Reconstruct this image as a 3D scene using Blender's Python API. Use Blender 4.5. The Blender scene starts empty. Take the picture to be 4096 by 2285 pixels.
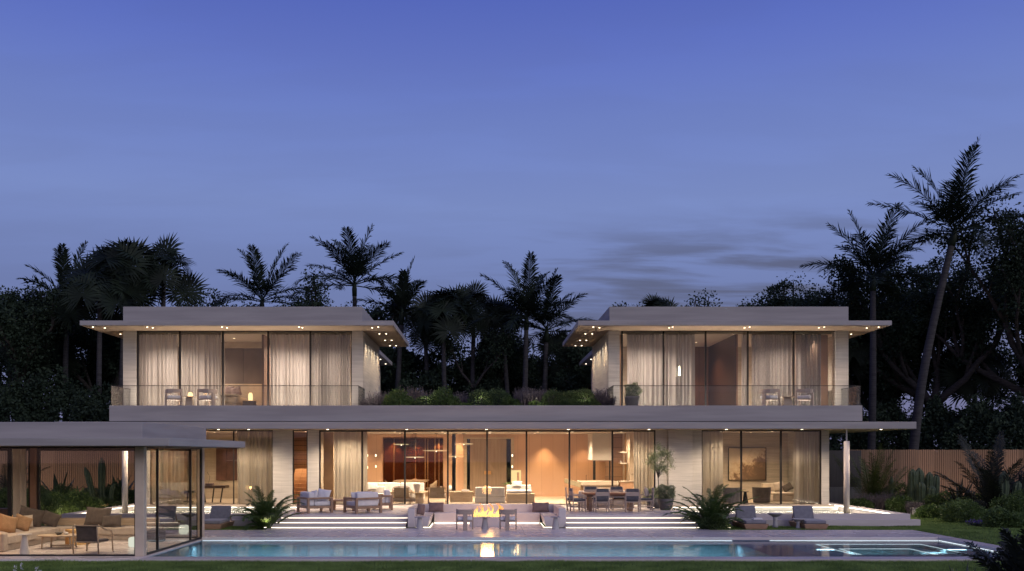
import bpy, math, random
import numpy as np
from mathutils import Vector, Matrix, Euler
sc = bpy.context.scene
col = sc.collection
R = math.radians
EYE = 2.73; F = 3641.0
def ux(u, Y): return (u - 1943.0) * Y / F          # photo column -> metres right of the axis at depth Y
def vz(v, Y): return EYE + (1812.0 - v) * Y / F    # photo row -> height at depth Y
OFF = {}

# ---------------------------------------------------------------- materials
MATS = {}
def mat(name, c1, c2=None, rough=.6, scale=3.0, stretch=(1,1,1), bump=0.0, bscale=None, metal=0.0, spec=.5,
        detail=6, lo=.35, hi=.65, sheen=0.0, trans=0.0, coat=0.0, rvar=0.0, bdist=.02):
    if name in MATS: return MATS[name]
    m = bpy.data.materials.new(name); m.use_nodes = True; MATS[name] = m
    nt = m.node_tree; N = nt.nodes; L = nt.links
    b = N['Principled BSDF']
    b.inputs['Roughness'].default_value = rough
    b.inputs['Metallic'].default_value = metal
    b.inputs['Specular IOR Level'].default_value = spec
    if sheen: b.inputs['Sheen Weight'].default_value = sheen
    if coat: b.inputs['Coat Weight'].default_value = coat; b.inputs['Coat Roughness'].default_value = .15
    tc = N.new('ShaderNodeTexCoord'); mp = N.new('ShaderNodeMapping'); mp.inputs['Scale'].default_value = stretch
    L.new(tc.outputs['Object'], mp.inputs['Vector'])
    nz = N.new('ShaderNodeTexNoise'); nz.inputs['Scale'].default_value = scale; nz.inputs['Detail'].default_value = detail
    L.new(mp.outputs[0], nz.inputs['Vector'])
    cr = N.new('ShaderNodeValToRGB'); cr.color_ramp.elements[0].position = lo; cr.color_ramp.elements[1].position = hi
    if c2 is None: c2 = tuple(min(1, x*1.25) for x in c1)
    cr.color_ramp.elements[0].color = (*c1, 1); cr.color_ramp.elements[1].color = (*c2, 1)
    L.new(nz.outputs['Fac'], cr.inputs['Fac']); L.new(cr.outputs['Color'], b.inputs['Base Color'])
    if rvar:
        mr = N.new('ShaderNodeMapRange'); mr.inputs['To Min'].default_value = max(.02, rough-rvar); mr.inputs['To Max'].default_value = rough+rvar
        L.new(nz.outputs['Fac'], mr.inputs['Value']); L.new(mr.outputs[0], b.inputs['Roughness'])
    if bump:
        n2 = N.new('ShaderNodeTexNoise'); n2.inputs['Scale'].default_value = bscale or scale*6; n2.inputs['Detail'].default_value = 4
        L.new(mp.outputs[0], n2.inputs['Vector'])
        bp = N.new('ShaderNodeBump'); bp.inputs['Strength'].default_value = bump; bp.inputs['Distance'].default_value = bdist
        L.new(n2.outputs['Fac'], bp.inputs['Height']); L.new(bp.outputs[0], b.inputs['Normal'])
    if trans:
        out = N['Material Output']; tr = N.new('ShaderNodeBsdfTranslucent'); mx = N.new('ShaderNodeMixShader')
        mx.inputs[0].default_value = trans; L.new(cr.outputs['Color'], tr.inputs['Color'])
        L.new(b.outputs[0], mx.inputs[1]); L.new(tr.outputs[0], mx.inputs[2]); L.new(mx.outputs[0], out.inputs['Surface'])
    return m

def emit(name, colr, s):
    if name in MATS: return MATS[name]
    m = bpy.data.materials.new(name); m.use_nodes = True; MATS[name] = m
    nt = m.node_tree; nt.nodes.clear()
    o = nt.nodes.new('ShaderNodeOutputMaterial'); e = nt.nodes.new('ShaderNodeEmission')
    e.inputs['Color'].default_value = (*colr, 1); e.inputs['Strength'].default_value = s
    nt.links.new(e.outputs[0], o.inputs['Surface'])
    return m

def glassmat(name, tint, refl=1.0, rough=.0, ior=1.5):
    m = bpy.data.materials.new(name); m.use_nodes = True; MATS[name] = m
    nt = m.node_tree; N = nt.nodes; L = nt.links; N.clear()
    o = N.new('ShaderNodeOutputMaterial'); t = N.new('ShaderNodeBsdfTransparent'); g = N.new('ShaderNodeBsdfGlossy')
    t.inputs['Color'].default_value = (*tint, 1); g.inputs['Roughness'].default_value = rough
    f = N.new('ShaderNodeFresnel'); f.inputs['IOR'].default_value = ior
    mul = N.new('ShaderNodeMath'); mul.operation = 'MULTIPLY'; mul.inputs[1].default_value = refl
    L.new(f.outputs[0], mul.inputs[0])
    mx = N.new('ShaderNodeMixShader'); L.new(mul.outputs[0], mx.inputs[0]); L.new(t.outputs[0], mx.inputs[1]); L.new(g.outputs[0], mx.inputs[2])
    L.new(mx.outputs[0], o.inputs['Surface'])
    return m

def planks(name, c1, c2, width, rough=.5, axis='X', groove=.04, bump=.6):
    """vertical boards: each board has its own tone, thin dark joints"""
    if name in MATS: return MATS[name]
    m = bpy.data.materials.new(name); m.use_nodes = True; MATS[name] = m
    nt = m.node_tree; N = nt.nodes; L = nt.links; b = N['Principled BSDF']; b.inputs['Roughness'].default_value = rough
    tc = N.new('ShaderNodeTexCoord'); sx = N.new('ShaderNodeSeparateXYZ'); L.new(tc.outputs['Object'], sx.inputs[0])
    ad = N.new('ShaderNodeMath'); ad.operation = 'ADD'; L.new(sx.outputs['X' if axis != 'Z' else 'Z'], ad.inputs[0])
    if axis == 'XY': L.new(sx.outputs['Y'], ad.inputs[1])
    else: ad.inputs[1].default_value = 100
    dv = N.new('ShaderNodeMath'); dv.operation = 'DIVIDE'; dv.inputs[1].default_value = width; L.new(ad.outputs[0], dv.inputs[0])
    fl = N.new('ShaderNodeMath'); fl.operation = 'FLOOR'; L.new(dv.outputs[0], fl.inputs[0])
    fr = N.new('ShaderNodeMath'); fr.operation = 'FRACT'; L.new(dv.outputs[0], fr.inputs[0])
    wn = N.new('ShaderNodeTexWhiteNoise'); wn.noise_dimensions = '1D'; L.new(fl.outputs[0], wn.inputs['W'])
    mp = N.new('ShaderNodeMapping'); mp.inputs['Scale'].default_value = (14,14,.7) if axis != 'Z' else (.7,.7,14)
    L.new(tc.outputs['Object'], mp.inputs['Vector'])
    nz = N.new('ShaderNodeTexNoise'); nz.inputs['Scale'].default_value = 2.0; nz.inputs['Detail'].default_value = 8; L.new(mp.outputs[0], nz.inputs['Vector'])
    av = N.new('ShaderNodeMath'); av.operation = 'MULTIPLY_ADD'; av.inputs[1].default_value = .6; L.new(wn.outputs['Value'], av.inputs[0])
    m2 = N.new('ShaderNodeMath'); m2.operation = 'MULTIPLY'; m2.inputs[1].default_value = .45; L.new(nz.outputs['Fac'], m2.inputs[0]); L.new(m2.outputs[0], av.inputs[2])
    cr = N.new('ShaderNodeValToRGB'); cr.color_ramp.elements[0].color = (*c1, 1); cr.color_ramp.elements[1].color = (*c2, 1)
    cr.color_ramp.elements[0].position = .1; cr.color_ramp.elements[1].position = .95; L.new(av.outputs[0], cr.inputs[0])
    gt = N.new('ShaderNodeMath'); gt.operation = 'GREATER_THAN'; gt.inputs[1].default_value = groove; L.new(fr.outputs[0], gt.inputs[0])
    mx = N.new('ShaderNodeMix'); mx.data_type = 'RGBA'; mx.inputs[6].default_value = (*[x*(.55 if groove < .03 else .35) for x in c1], 1)
    L.new(gt.outputs[0], mx.inputs[0]); L.new(cr.outputs[0], mx.inputs[7]); L.new(mx.outputs[2], b.inputs['Base Color'])
    bp = N.new('ShaderNodeBump'); bp.inputs['Strength'].default_value = bump; bp.inputs['Distance'].default_value = .01
    L.new(gt.outputs[0], bp.inputs['Height']); L.new(bp.outputs[0], b.inputs['Normal'])
    return m

def travertine(name, base, joint_h=.42, jdark=.75):
    """board-marked pale stone: long horizontal streaks, faint courses"""
    m = bpy.data.materials.new(name); m.use_nodes = True; MATS[name] = m
    nt = m.node_tree; N = nt.nodes; L = nt.links; b = N['Principled BSDF']; b.inputs['Roughness'].default_value = .75
    tc = N.new('ShaderNodeTexCoord'); mp = N.new('ShaderNodeMapping'); mp.inputs['Scale'].default_value = (.5,.5,9)
    L.new(tc.outputs['Object'], mp.inputs['Vector'])
    nz = N.new('ShaderNodeTexNoise'); nz.inputs['Scale'].default_value = 1.6; nz.inputs['Detail'].default_value = 10; nz.inputs['Roughness'].default_value = .62
    L.new(mp.outputs[0], nz.inputs['Vector'])
    cr = N.new('ShaderNodeValToRGB'); cr.color_ramp.elements[0].position = .3; cr.color_ramp.elements[1].position = .7
    cr.color_ramp.elements[0].color = (*[x*.8 for x in base], 1); cr.color_ramp.elements[1].color = (*[min(1, x*1.13) for x in base], 1)
    L.new(nz.outputs['Fac'], cr.inputs[0])
    n3 = N.new('ShaderNodeTexNoise'); n3.inputs['Scale'].default_value = .35; n3.inputs['Detail'].default_value = 3; L.new(tc.outputs['Object'], n3.inputs['Vector'])
    mul = N.new('ShaderNodeMix'); mul.data_type = 'RGBA'; mul.blend_type = 'MULTIPLY'; mul.inputs[0].default_value = .55
    c3 = N.new('ShaderNodeValToRGB'); c3.color_ramp.elements[0].position = .35; c3.color_ramp.elements[1].position = .62
    c3.color_ramp.elements[0].color = (.72,.72,.75,1); c3.color_ramp.elements[1].color = (1,1,1,1); L.new(n3.outputs['Fac'], c3.inputs[0])
    L.new(cr.outputs[0], mul.inputs[6]); L.new(c3.outputs[0], mul.inputs[7])
    bk = N.new('ShaderNodeTexBrick'); bk.inputs['Scale'].default_value = 1; bk.inputs['Brick Width'].default_value = 2.6; bk.inputs['Row Height'].default_value = joint_h
    bk.inputs['Mortar Size'].default_value = .006; bk.inputs['Mortar Smooth'].default_value = .3; bk.inputs['Bias'].default_value = 0
    bk.inputs['Color1'].default_value = (1,1,1,1); bk.inputs['Color2'].default_value = (.93,.93,.93,1); bk.inputs['Mortar'].default_value = (jdark,jdark,jdark,1)
    sp = N.new('ShaderNodeSeparateXYZ'); cb = N.new('ShaderNodeCombineXYZ'); ad = N.new('ShaderNodeMath'); ad.operation = 'ADD'
    L.new(tc.outputs['Object'], sp.inputs[0]); L.new(sp.outputs[0], ad.inputs[0]); L.new(sp.outputs[1], ad.inputs[1])
    L.new(ad.outputs[0], cb.inputs[0]); L.new(sp.outputs[2], cb.inputs[1]); L.new(cb.outputs[0], bk.inputs['Vector'])
    m2 = N.new('ShaderNodeMix'); m2.data_type = 'RGBA'; m2.blend_type = 'MULTIPLY'; m2.inputs[0].default_value = 1
    L.new(mul.outputs[2], m2.inputs[6]); L.new(bk.outputs['Color'], m2.inputs[7]); L.new(m2.outputs[2], b.inputs['Base Color'])
    bp = N.new('ShaderNodeBump'); bp.inputs['Strength'].default_value = .35; bp.inputs['Distance'].default_value = .012
    L.new(nz.outputs['Fac'], bp.inputs['Height']); L.new(bp.outputs[0], b.inputs['Normal'])
    return m

STONE = travertine('board_marked_stone', (.50,.475,.45))
TRAV = travertine('travertine_wall', (.50,.475,.42), .5, .8)
INTRAV = travertine('interior_stone', (.55,.47,.37), .5, .85)
STUCCO = mat('fascia_stucco', (.275,.262,.262), (.345,.33,.325), rough=.8, scale=.6, stretch=(.5,.5,6), bump=.15, bscale=3)
SOFFIT = mat('soffit_plaster', (.37,.285,.20), (.42,.325,.235), rough=.8, scale=.8)
DECK = mat('honed_porcelain', (.63,.57,.545), (.675,.61,.585), rough=.27, scale=.7, rvar=.08, bump=.03, bscale=1.5)
STEPM = mat('step_stone', (.47,.43,.42), (.54,.50,.485), rough=.5, scale=1.2, stretch=(.5,1,4))
WOOD = planks('wood_panel', (.52,.31,.195), (.62,.40,.265), .62, rough=.5, groove=.014, bump=.3)
WOODDK = planks('walnut_panel', (.16,.088,.05), (.24,.135,.08), .7, rough=.45)
FENCEM = planks('fence_slat_wood', (.15,.092,.055), (.28,.175,.11), .9, rough=.75, groove=0, bump=.1)
TEAK = mat('teak', (.27,.165,.10), (.37,.235,.145), rough=.5, scale=4, stretch=(1,1,9), bump=.1)
TEAKG = mat('greyed_teak', (.34,.27,.22), (.43,.345,.28), rough=.6, scale=4, stretch=(1,1,9))
PALEWOOD = mat('pale_oak', (.42,.32,.22), (.52,.41,.29), rough=.5, scale=3, stretch=(1,1,8))
FRAME = mat('bronze_frame', (.016,.014,.013), (.022,.02,.018), rough=.4, metal=.3)
BRASS = mat('brass_trim', (.42,.24,.10), (.5,.30,.13), rough=.3, metal=.8)
WHITE = mat('white_fabric', (.66,.64,.64), (.74,.72,.71), rough=.9, scale=6, sheen=.3, bump=.1, bscale=60)
GREYF = mat('grey_fabric', (.15,.15,.17), (.19,.19,.21), rough=.95, scale=9, sheen=.3, bump=.1, bscale=80)
SLATE = mat('slate_fabric', (.070,.070,.078), (.10,.10,.11), rough=.95, scale=9, sheen=.3)
BROWNF = mat('taupe_fabric', (.080,.063,.055), (.11,.088,.076), rough=.95, scale=8, sheen=.2, bump=.1, bscale=70)
BEIGEF = mat('beige_fabric', (.42,.35,.28), (.50,.42,.34), rough=.95, scale=6, sheen=.2)
MAUVE = mat('mauve_fabric', (.15,.105,.105), (.20,.145,.14), rough=.95, scale=8)
OCHRE = mat('ochre_fabric', (.30,.185,.10), (.37,.23,.13), rough=.95, scale=8)
CURT = mat('sheer_linen', (.56,.53,.515), (.68,.645,.63), rough=.95, scale=5, stretch=(6,6,.3), trans=.45)
CURTD = mat('dense_linen', (.34,.32,.315), (.52,.49,.475), rough=.95, scale=9, stretch=(7,7,.8), trans=.35, lo=.3, hi=.7)
CURTW = mat('warm_linen', (.55,.50,.42), (.63,.575,.49), rough=.95, scale=4, stretch=(6,6,.3), trans=.35)
CONC = mat('cast_concrete', (.36,.35,.35), (.43,.42,.42), rough=.7, scale=2.5, bump=.1)
DARKPOT = mat('dark_pot', (.075,.07,.065), (.11,.10,.095), rough=.6, scale=4, bump=.1)
BLACK = mat('black_metal', (.012,.012,.012), (.02,.02,.02), rough=.4, metal=.4)
DARKPL = mat('dark_plastic', (.05,.045,.045), (.07,.065,.06), rough=.5)
CERAM = mat('white_ceramic', (.62,.58,.54), (.70,.66,.61), rough=.35)
FLOORM = mat('interior_floor', (.48,.40,.31), (.55,.46,.36), rough=.3, scale=.8)
CEILM = mat('interior_ceiling', (.62,.56,.48), (.66,.60,.52), rough=.9)
MARBLE = mat('veined_marble', (.55,.46,.38), (.30,.17,.09), rough=.3, scale=1.6, stretch=(1,1,5), lo=.5, hi=.72)
SOIL = mat('planter_soil', (.03,.022,.016), (.05,.038,.028), rough=1, scale=8)
GLASS = glassmat('window_glass', (.93,.93,.91), .75)
PGLASS = glassmat('pavilion_glass', (.95,.94,.92), .28)
RAIL = glassmat('balustrade_glass', (.94,.95,.94), .6)
TINT = glassmat('smoked_glass', (.68,.54,.44), .6)
LEAFS = {
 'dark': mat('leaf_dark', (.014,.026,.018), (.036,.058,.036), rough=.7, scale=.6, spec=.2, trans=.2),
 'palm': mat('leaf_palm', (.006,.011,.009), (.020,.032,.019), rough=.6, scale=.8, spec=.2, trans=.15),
 'shrub': mat('leaf_shrub', (.055,.095,.028), (.13,.20,.06), rough=.5, scale=2.2, spec=.3, trans=.25),
 'box': mat('leaf_box', (.045,.075,.028), (.095,.14,.05), rough=.6, scale=2.5, spec=.25, trans=.25),
 'olive': mat('leaf_olive', (.12,.15,.075), (.22,.27,.14), rough=.6, scale=4, trans=.3),
 'areca': mat('leaf_areca', (.04,.08,.02), (.11,.17,.05), rough=.45, scale=2, spec=.4, trans=.2),
 'grey': mat('leaf_lavender', (.085,.072,.08), (.16,.135,.145), rough=.8, scale=5, trans=.2),
 'agave': mat('leaf_agave', (.028,.048,.030), (.05,.078,.045), rough=.5, scale=3),
 'cactus': mat('cactus_skin', (.030,.052,.026), (.055,.085,.04), rough=.6, scale=5),
 'fern': mat('leaf_fern', (.05,.07,.014), (.09,.12,.03), rough=.5, scale=3, trans=.3),
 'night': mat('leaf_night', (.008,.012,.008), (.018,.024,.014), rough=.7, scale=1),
 'purple': mat('purple_flower', (.12,.08,.30), (.2,.14,.42), rough=.8, scale=9),
}
BARK = mat('bark', (.022,.019,.019), (.050,.044,.042), rough=.95, scale=3, stretch=(1,1,4), bump=.5)
PALMBARK = mat('palm_bark', (.018,.018,.021), (.050,.048,.054), rough=.9, scale=3, stretch=(.6,.6,7), bump=.5)

# ---------------------------------------------------------------- mesh building
class MB:
    def __init__(s): s.v = []; s.f = []
    def add(s, vs, fs):
        n = len(s.v); s.v += [tuple(p) for p in vs]; s.f += [tuple(i+n for i in f) for f in fs]; return s
    def box(s, x0, x1, y0, y1, z0, z1):
        return s.add([(x0,y0,z0),(x1,y0,z0),(x1,y1,z0),(x0,y1,z0),(x0,y0,z1),(x1,y0,z1),(x1,y1,z1),(x0,y1,z1)],
                     [(0,3,2,1),(4,5,6,7),(0,1,5,4),(1,2,6,5),(2,3,7,6),(3,0,4,7)])
    def hexa(s, lo, hi):
        """lo, hi: 4 corner points each (counter-clockwise)"""
        return s.add(list(lo)+list(hi), [(0,3,2,1),(4,5,6,7),(0,1,5,4),(1,2,6,5),(2,3,7,6),(3,0,4,7)])
    def bar(s, a, b, w, d=None, up=(0,0,1)):
        a = Vector(a); b = Vector(b); d = d or w; t = (b-a).normalized(); upv = Vector(up)
        if abs(t.dot(upv)) > .95: upv = Vector((0,1,0))
        sx = t.cross(upv).normalized()*w/2; sy = sx.cross(t).normalized()*d/2
        lo = [a-sx-sy, a+sx-sy, a+sx+sy, a-sx+sy]; hi = [p+(b-a) for p in lo]
        return s.hexa(lo, hi)
    def tube(s, pts, rad, n=8, cap=True):
        pts = [Vector(p) for p in pts]
        if not hasattr(rad, '__len__'): rad = [rad]*len(pts)
        vs = []; fs = []; prev = None
        for i, p in enumerate(pts):
            t = (pts[min(i+1, len(pts)-1)] - pts[max(i-1, 0)]).normalized()
            ref = prev if prev is not None else (Vector((1,0,0)) if abs(t.x) < .9 else Vector((0,1,0)))
            a = (ref - t*ref.dot(t)).normalized(); prev = a; b = t.cross(a)
            for k in range(n):
                an = 2*math.pi*k/n; vs.append(p + (a*math.cos(an)+b*math.sin(an))*rad[i])
        for i in range(len(pts)-1):
            for k in range(n):
                k2 = (k+1) % n; fs.append((i*n+k, i*n+k2, (i+1)*n+k2, (i+1)*n+k))
        if cap: fs.append(tuple(range(n))[::-1]); fs.append(tuple((len(pts)-1)*n+k for k in range(n)))
        return s.add(vs, fs)
    def lathe(s, prof, n=24, c=(0,0,0), sx=1, sy=1):
        vs = []; fs = []; m = len(prof)
        for r, z in prof:
            for k in range(n):
                an = 2*math.pi*k/n; vs.append((c[0]+r*sx*math.cos(an), c[1]+r*sy*math.sin(an), c[2]+z))
        for i in range(m-1):
            for k in range(n):
                k2 = (k+1) % n; fs.append((i*n+k, i*n+k2, (i+1)*n+k2, (i+1)*n+k))
        fs.append(tuple(range(n))[::-1]); fs.append(tuple((m-1)*n+k for k in range(n)))
        return s.add(vs, fs)
    def pillow(s, c, w, h, t, rx=0, ry=0, rz=0, n=10, slump=0.0):
        """cushion standing in XZ, thickness along Y"""
        M = Euler((rx, ry, rz)).to_matrix(); vs = []; fs = []
        for side in (1, -1):
            for i in range(n+1):
                for j in range(n+1):
                    a = -1+2*i/n; b = -1+2*j/n
                    th = ((1-a**4)*(1-b**4))**.55 * t/2
                    k = 1-.07*(1-a*a)*abs(b)**3; k2 = 1-.07*(1-b*b)*abs(a)**3
                    p = Vector((a*w/2*k2, side*th + .01*math.sin(9*a+5*b)*t*4*(1-a*a), b*h/2*k - slump*h*(1-a*a)*max(b,0)))
                    vs.append(M @ p + Vector(c))
        q = (n+1)*(n+1)
        for i in range(n):
            for j in range(n):
                a0 = i*(n+1)+j; f = (a0, a0+n+1, a0+n+2, a0+1)
                fs.append(f); fs.append(tuple(x+q for x in f[::-1]))
        return s.add(vs, fs)
    def sphere(s, c, rx, ry, rz, n=16, m=10, jit=0, rng=None):
        prof = []
        vs = []; fs = []
        for i in range(m+1):
            th = math.pi*i/m
            for k in range(n):
                an = 2*math.pi*k/n; j = 1 + (rng.uniform(-jit, jit) if jit else 0)
                vs.append((c[0]+rx*math.sin(th)*math.cos(an)*j, c[1]+ry*math.sin(th)*math.sin(an)*j, c[2]-rz*math.cos(th)*j))
        for i in range(m):
            for k in range(n):
                k2 = (k+1) % n; fs.append((i*n+k, i*n+k2, (i+1)*n+k2, (i+1)*n+k))
        return s.add(vs, fs)
    def loc(s, M):
        s.v = [tuple(M @ Vector(p)) for p in s.v]; return s

def link_mesh(name, me, parent):
    o = bpy.data.objects.new(name, me); col.objects.link(o)
    if parent is not None: o.parent = parent
    OFF[o.name] = OFF[parent.name].copy() if parent is not None else Vector((0,0,0))
    return o
def part(mb, name, m, parent=None, bevel=0, smooth=False, seg=2, solid=0):
    me = bpy.data.meshes.new(name)
    off = OFF[parent.name] if parent is not None else Vector((0,0,0))
    me.from_pydata([(p[0]-off.x, p[1]-off.y, p[2]-off.z) for p in mb.v], [], mb.f); me.update()
    me.materials.append(m)
    if smooth: me.polygons.foreach_set('use_smooth', [True]*len(me.polygons))
    o = link_mesh(name, me, parent)
    if bevel:
        b = o.modifiers.new('Bevel', 'BEVEL'); b.width = bevel; b.segments = seg; b.limit_method = 'ANGLE'; b.angle_limit = R(40)
    if solid:
        b = o.modifiers.new('Solid', 'SOLIDIFY'); b.thickness = solid
    return o
def nparr(name, V, Fc, m, parent=None, smooth=False):
    """fast mesh from numpy arrays; Fc (n,k)"""
    me = bpy.data.meshes.new(name); off = OFF[parent.name] if parent is not None else Vector((0,0,0))
    V = np.asarray(V, dtype=np.float32) - np.array(off, dtype=np.float32)
    n, k = Fc.shape
    me.vertices.add(len(V)); me.vertices.foreach_set('co', V.ravel())
    me.loops.add(n*k); me.loops.foreach_set('vertex_index', Fc.ravel().astype(np.int32))
    me.polygons.add(n); me.polygons.foreach_set('loop_start', np.arange(0, n*k, k, dtype=np.int32))
    me.update(calc_edges=True); me.materials.append(m)
    if smooth: me.polygons.foreach_set('use_smooth', [True]*n)
    return link_mesh(name, me, parent)
def tag(o, label, cat, group=None):
    o['label'] = label; o['category'] = cat
    if group: o['group'] = group
    return o
def struct(o): o['kind'] = 'structure'; return o
def thing(name, label, cat, loc=(0,0,0), group=None):
    o = bpy.data.objects.new(name, None); col.objects.link(o); o.location = loc; o.empty_display_size = .2
    OFF[o.name] = Vector(loc); return tag(o, label, cat, group)
def put(o, loc, rz=0): o.location = loc; o.rotation_euler = (0,0,rz); return o
def kids(o): return [c for c in sc.objects if c.parent == o]
def dup(root, loc, rz=0, label=None, group=None, scale=None):
    def rec(o, par):
        c = o.copy(); col.objects.link(c); c.parent = par
        for ch in list(o.children): rec(ch, c)
        return c
    r = rec(root, None); r.location = loc; r.rotation_euler = (0,0,rz)
    if scale: r.scale = scale if hasattr(scale, '__len__') else (scale,)*3
    if label: r['label'] = label
    if group: r['group'] = group
    return r
def lamp(kind, loc, power, colr=(1,.72,.42), size=.1, rot=(0,0,0), spot=None, blend=.6, spread=None, name='lamp_light', sy=None):
    d = bpy.data.lights.new(name, kind); d.energy = power; d.color = colr
    if kind == 'AREA':
        d.size = size
        if sy: d.shape = 'RECTANGLE'; d.size_y = sy
        else: d.shape = 'DISK'
        if spread: d.spread = R(spread)
    elif kind == 'SPOT': d.shadow_soft_size = size; d.spot_size = R(spot or 80); d.spot_blend = blend
    else: d.shadow_soft_size = size
    o = bpy.data.objects.new(name, d); col.objects.link(o); o.location = loc; o.rotation_euler = rot
    return o
WARM = (1,.66,.36); WARMW = (1,.78,.55)
# ---------------------------------------------------------------- camera, world, sun
cam = bpy.data.cameras.new('camera'); co = bpy.data.objects.new('camera', cam); col.objects.link(co)
co.location = (0,0,EYE); co.rotation_euler = (R(90),0,0); cam.lens = 32.0; cam.sensor_width = 36
cam.shift_x = .0256; cam.shift_y = .1635; cam.clip_end = 3000; sc.camera = co
w = bpy.data.worlds.new('World'); sc.world = w; w.use_nodes = True
nt = w.node_tree; N = nt.nodes; L = nt.links; N.clear()
out = N.new('ShaderNodeOutputWorld'); bg = N.new('ShaderNodeBackground'); L.new(bg.outputs[0], out.inputs[0])
tc = N.new('ShaderNodeTexCoord'); sp = N.new('ShaderNodeSeparateXYZ'); L.new(tc.outputs['Generated'], sp.inputs[0])
cr = N.new('ShaderNodeValToRGB'); L.new(sp.outputs['Z'], cr.inputs[0]); e = cr.color_ramp.elements
stops = [(0,(.170,.180,.33)), (.08,(.130,.160,.33)), (.17,(.142,.190,.42)), (.26,(.178,.245,.54)), (.34,(.142,.205,.54)), (.40,(.106,.158,.52)), (.46,(.072,.116,.49)), (1,(.03,.05,.26))]
e[0].position, e[0].color = stops[0][0], (*stops[0][1], 1); e[1].position, e[1].color = stops[-1][0], (*stops[-1][1], 1)
for p, c in stops[1:-1]: q = e.new(p); q.color = (*c, 1)
# twilight physical sky adds the glow on the side where the sun went down (behind the camera)
sky = N.new('ShaderNodeTexSky'); sky.sky_type = 'NISHITA'; sky.sun_disc = False; sky.sun_elevation = R(1.0); sky.sun_rotation = R(200)
# clouds
dv = N.new('ShaderNodeVectorMath'); dv.operation = 'DIVIDE'
cz = N.new('ShaderNodeMath'); cz.operation = 'ADD'; cz.inputs[1].default_value = .12; L.new(sp.outputs['Z'], cz.inputs[0])
cb = N.new('ShaderNodeCombineXYZ'); [L.new(cz.outputs[0], cb.inputs[i]) for i in range(3)]
L.new(tc.outputs['Generated'], dv.inputs[0]); L.new(cb.outputs[0], dv.inputs[1])
mp = N.new('ShaderNodeMapping'); mp.inputs['Scale'].default_value = (1.5,4.6,1.0); mp.inputs['Location'].default_value = (1.7,3.1,0)
L.new(dv.outputs[0], mp.inputs['Vector'])
nz = N.new('ShaderNodeTexNoise'); nz.inputs['Scale'].default_value = 1.0; nz.inputs['Detail'].default_value = 7; nz.inputs['Roughness'].default_value = .52; nz.inputs['Distortion'].default_value = .25
L.new(mp.outputs[0], nz.inputs['Vector'])
c2 = N.new('ShaderNodeMapRange'); c2.interpolation_type = 'SMOOTHSTEP'; c2.inputs['From Min'].default_value = .38; c2.inputs['From Max'].default_value = .58; L.new(nz.outputs['Fac'], c2.inputs['Value'])
def window(inp, a, b, c, d):
    m1 = N.new('ShaderNodeMapRange'); m1.interpolation_type = 'SMOOTHSTEP'; m1.inputs['From Min'].default_value = a; m1.inputs['From Max'].default_value = b; L.new(inp, m1.inputs['Value'])
    m2 = N.new('ShaderNodeMapRange'); m2.interpolation_type = 'SMOOTHSTEP'; m2.inputs['From Min'].default_value = d; m2.inputs['From Max'].default_value = c; L.new(inp, m2.inputs['Value'])
    m3 = N.new('ShaderNodeMath'); m3.operation = 'MULTIPLY'; L.new(m1.outputs[0], m3.inputs[0]); L.new(m2.outputs[0], m3.inputs[1]); return m3.outputs[0]
wz = window(sp.outputs['Z'], .07, .12, .19, .26); wx = window(sp.outputs['X'], -.10, .20, .45, .60)
mm = N.new('ShaderNodeMath'); mm.operation = 'MULTIPLY'; L.new(wz, mm.inputs[0]); L.new(wx, mm.inputs[1])
ma = N.new('ShaderNodeMath'); ma.operation = 'MULTIPLY_ADD'; ma.inputs[1].default_value = .85; ma.inputs[2].default_value = .08; L.new(mm.outputs[0], ma.inputs[0])
mf = N.new('ShaderNodeMath'); mf.operation = 'MULTIPLY'; L.new(ma.outputs[0], mf.inputs[0]); L.new(c2.outputs[0], mf.inputs[1])
mx = N.new('ShaderNodeMix'); mx.data_type = 'RGBA'; L.new(mf.outputs[0], mx.inputs[0]); L.new(cr.outputs[0], mx.inputs[6]); mx.inputs[7].default_value = (.085,.10,.20,1)
# afterglow behind the camera (-Y)
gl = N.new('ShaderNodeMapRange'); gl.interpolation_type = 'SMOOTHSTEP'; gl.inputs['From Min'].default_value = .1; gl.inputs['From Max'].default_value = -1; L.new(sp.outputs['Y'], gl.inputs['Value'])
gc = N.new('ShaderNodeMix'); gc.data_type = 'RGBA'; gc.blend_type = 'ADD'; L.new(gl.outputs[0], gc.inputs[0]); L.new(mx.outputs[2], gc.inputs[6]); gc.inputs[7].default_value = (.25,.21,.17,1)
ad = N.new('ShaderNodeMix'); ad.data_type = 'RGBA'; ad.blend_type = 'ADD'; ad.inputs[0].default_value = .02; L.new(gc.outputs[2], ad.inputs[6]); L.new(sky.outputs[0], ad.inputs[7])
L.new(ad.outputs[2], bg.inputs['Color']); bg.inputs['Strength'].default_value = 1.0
sd = bpy.data.lights.new('sun', 'SUN'); sd.energy = 1.0; sd.angle = R(40); sd.color = (1,.90,.80)
so = bpy.data.objects.new('sun', sd); col.objects.link(so); so.rotation_euler = (R(60),0,R(48))
sc.view_settings.view_transform = 'Standard'; sc.view_settings.look = 'None'; sc.view_settings.gamma = 1; sc.view_settings.exposure = 0
cy = sc.cycles; cy.use_denoising = True; cy.max_bounces = 7; cy.diffuse_bounces = 3; cy.glossy_bounces = 4; cy.transmission_bounces = 4
cy.transparent_max_bounces = 16; cy.sample_clamp_indirect = 4; cy.caustics_reflective = False; cy.caustics_refractive = False
cy.use_adaptive_sampling = False

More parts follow.
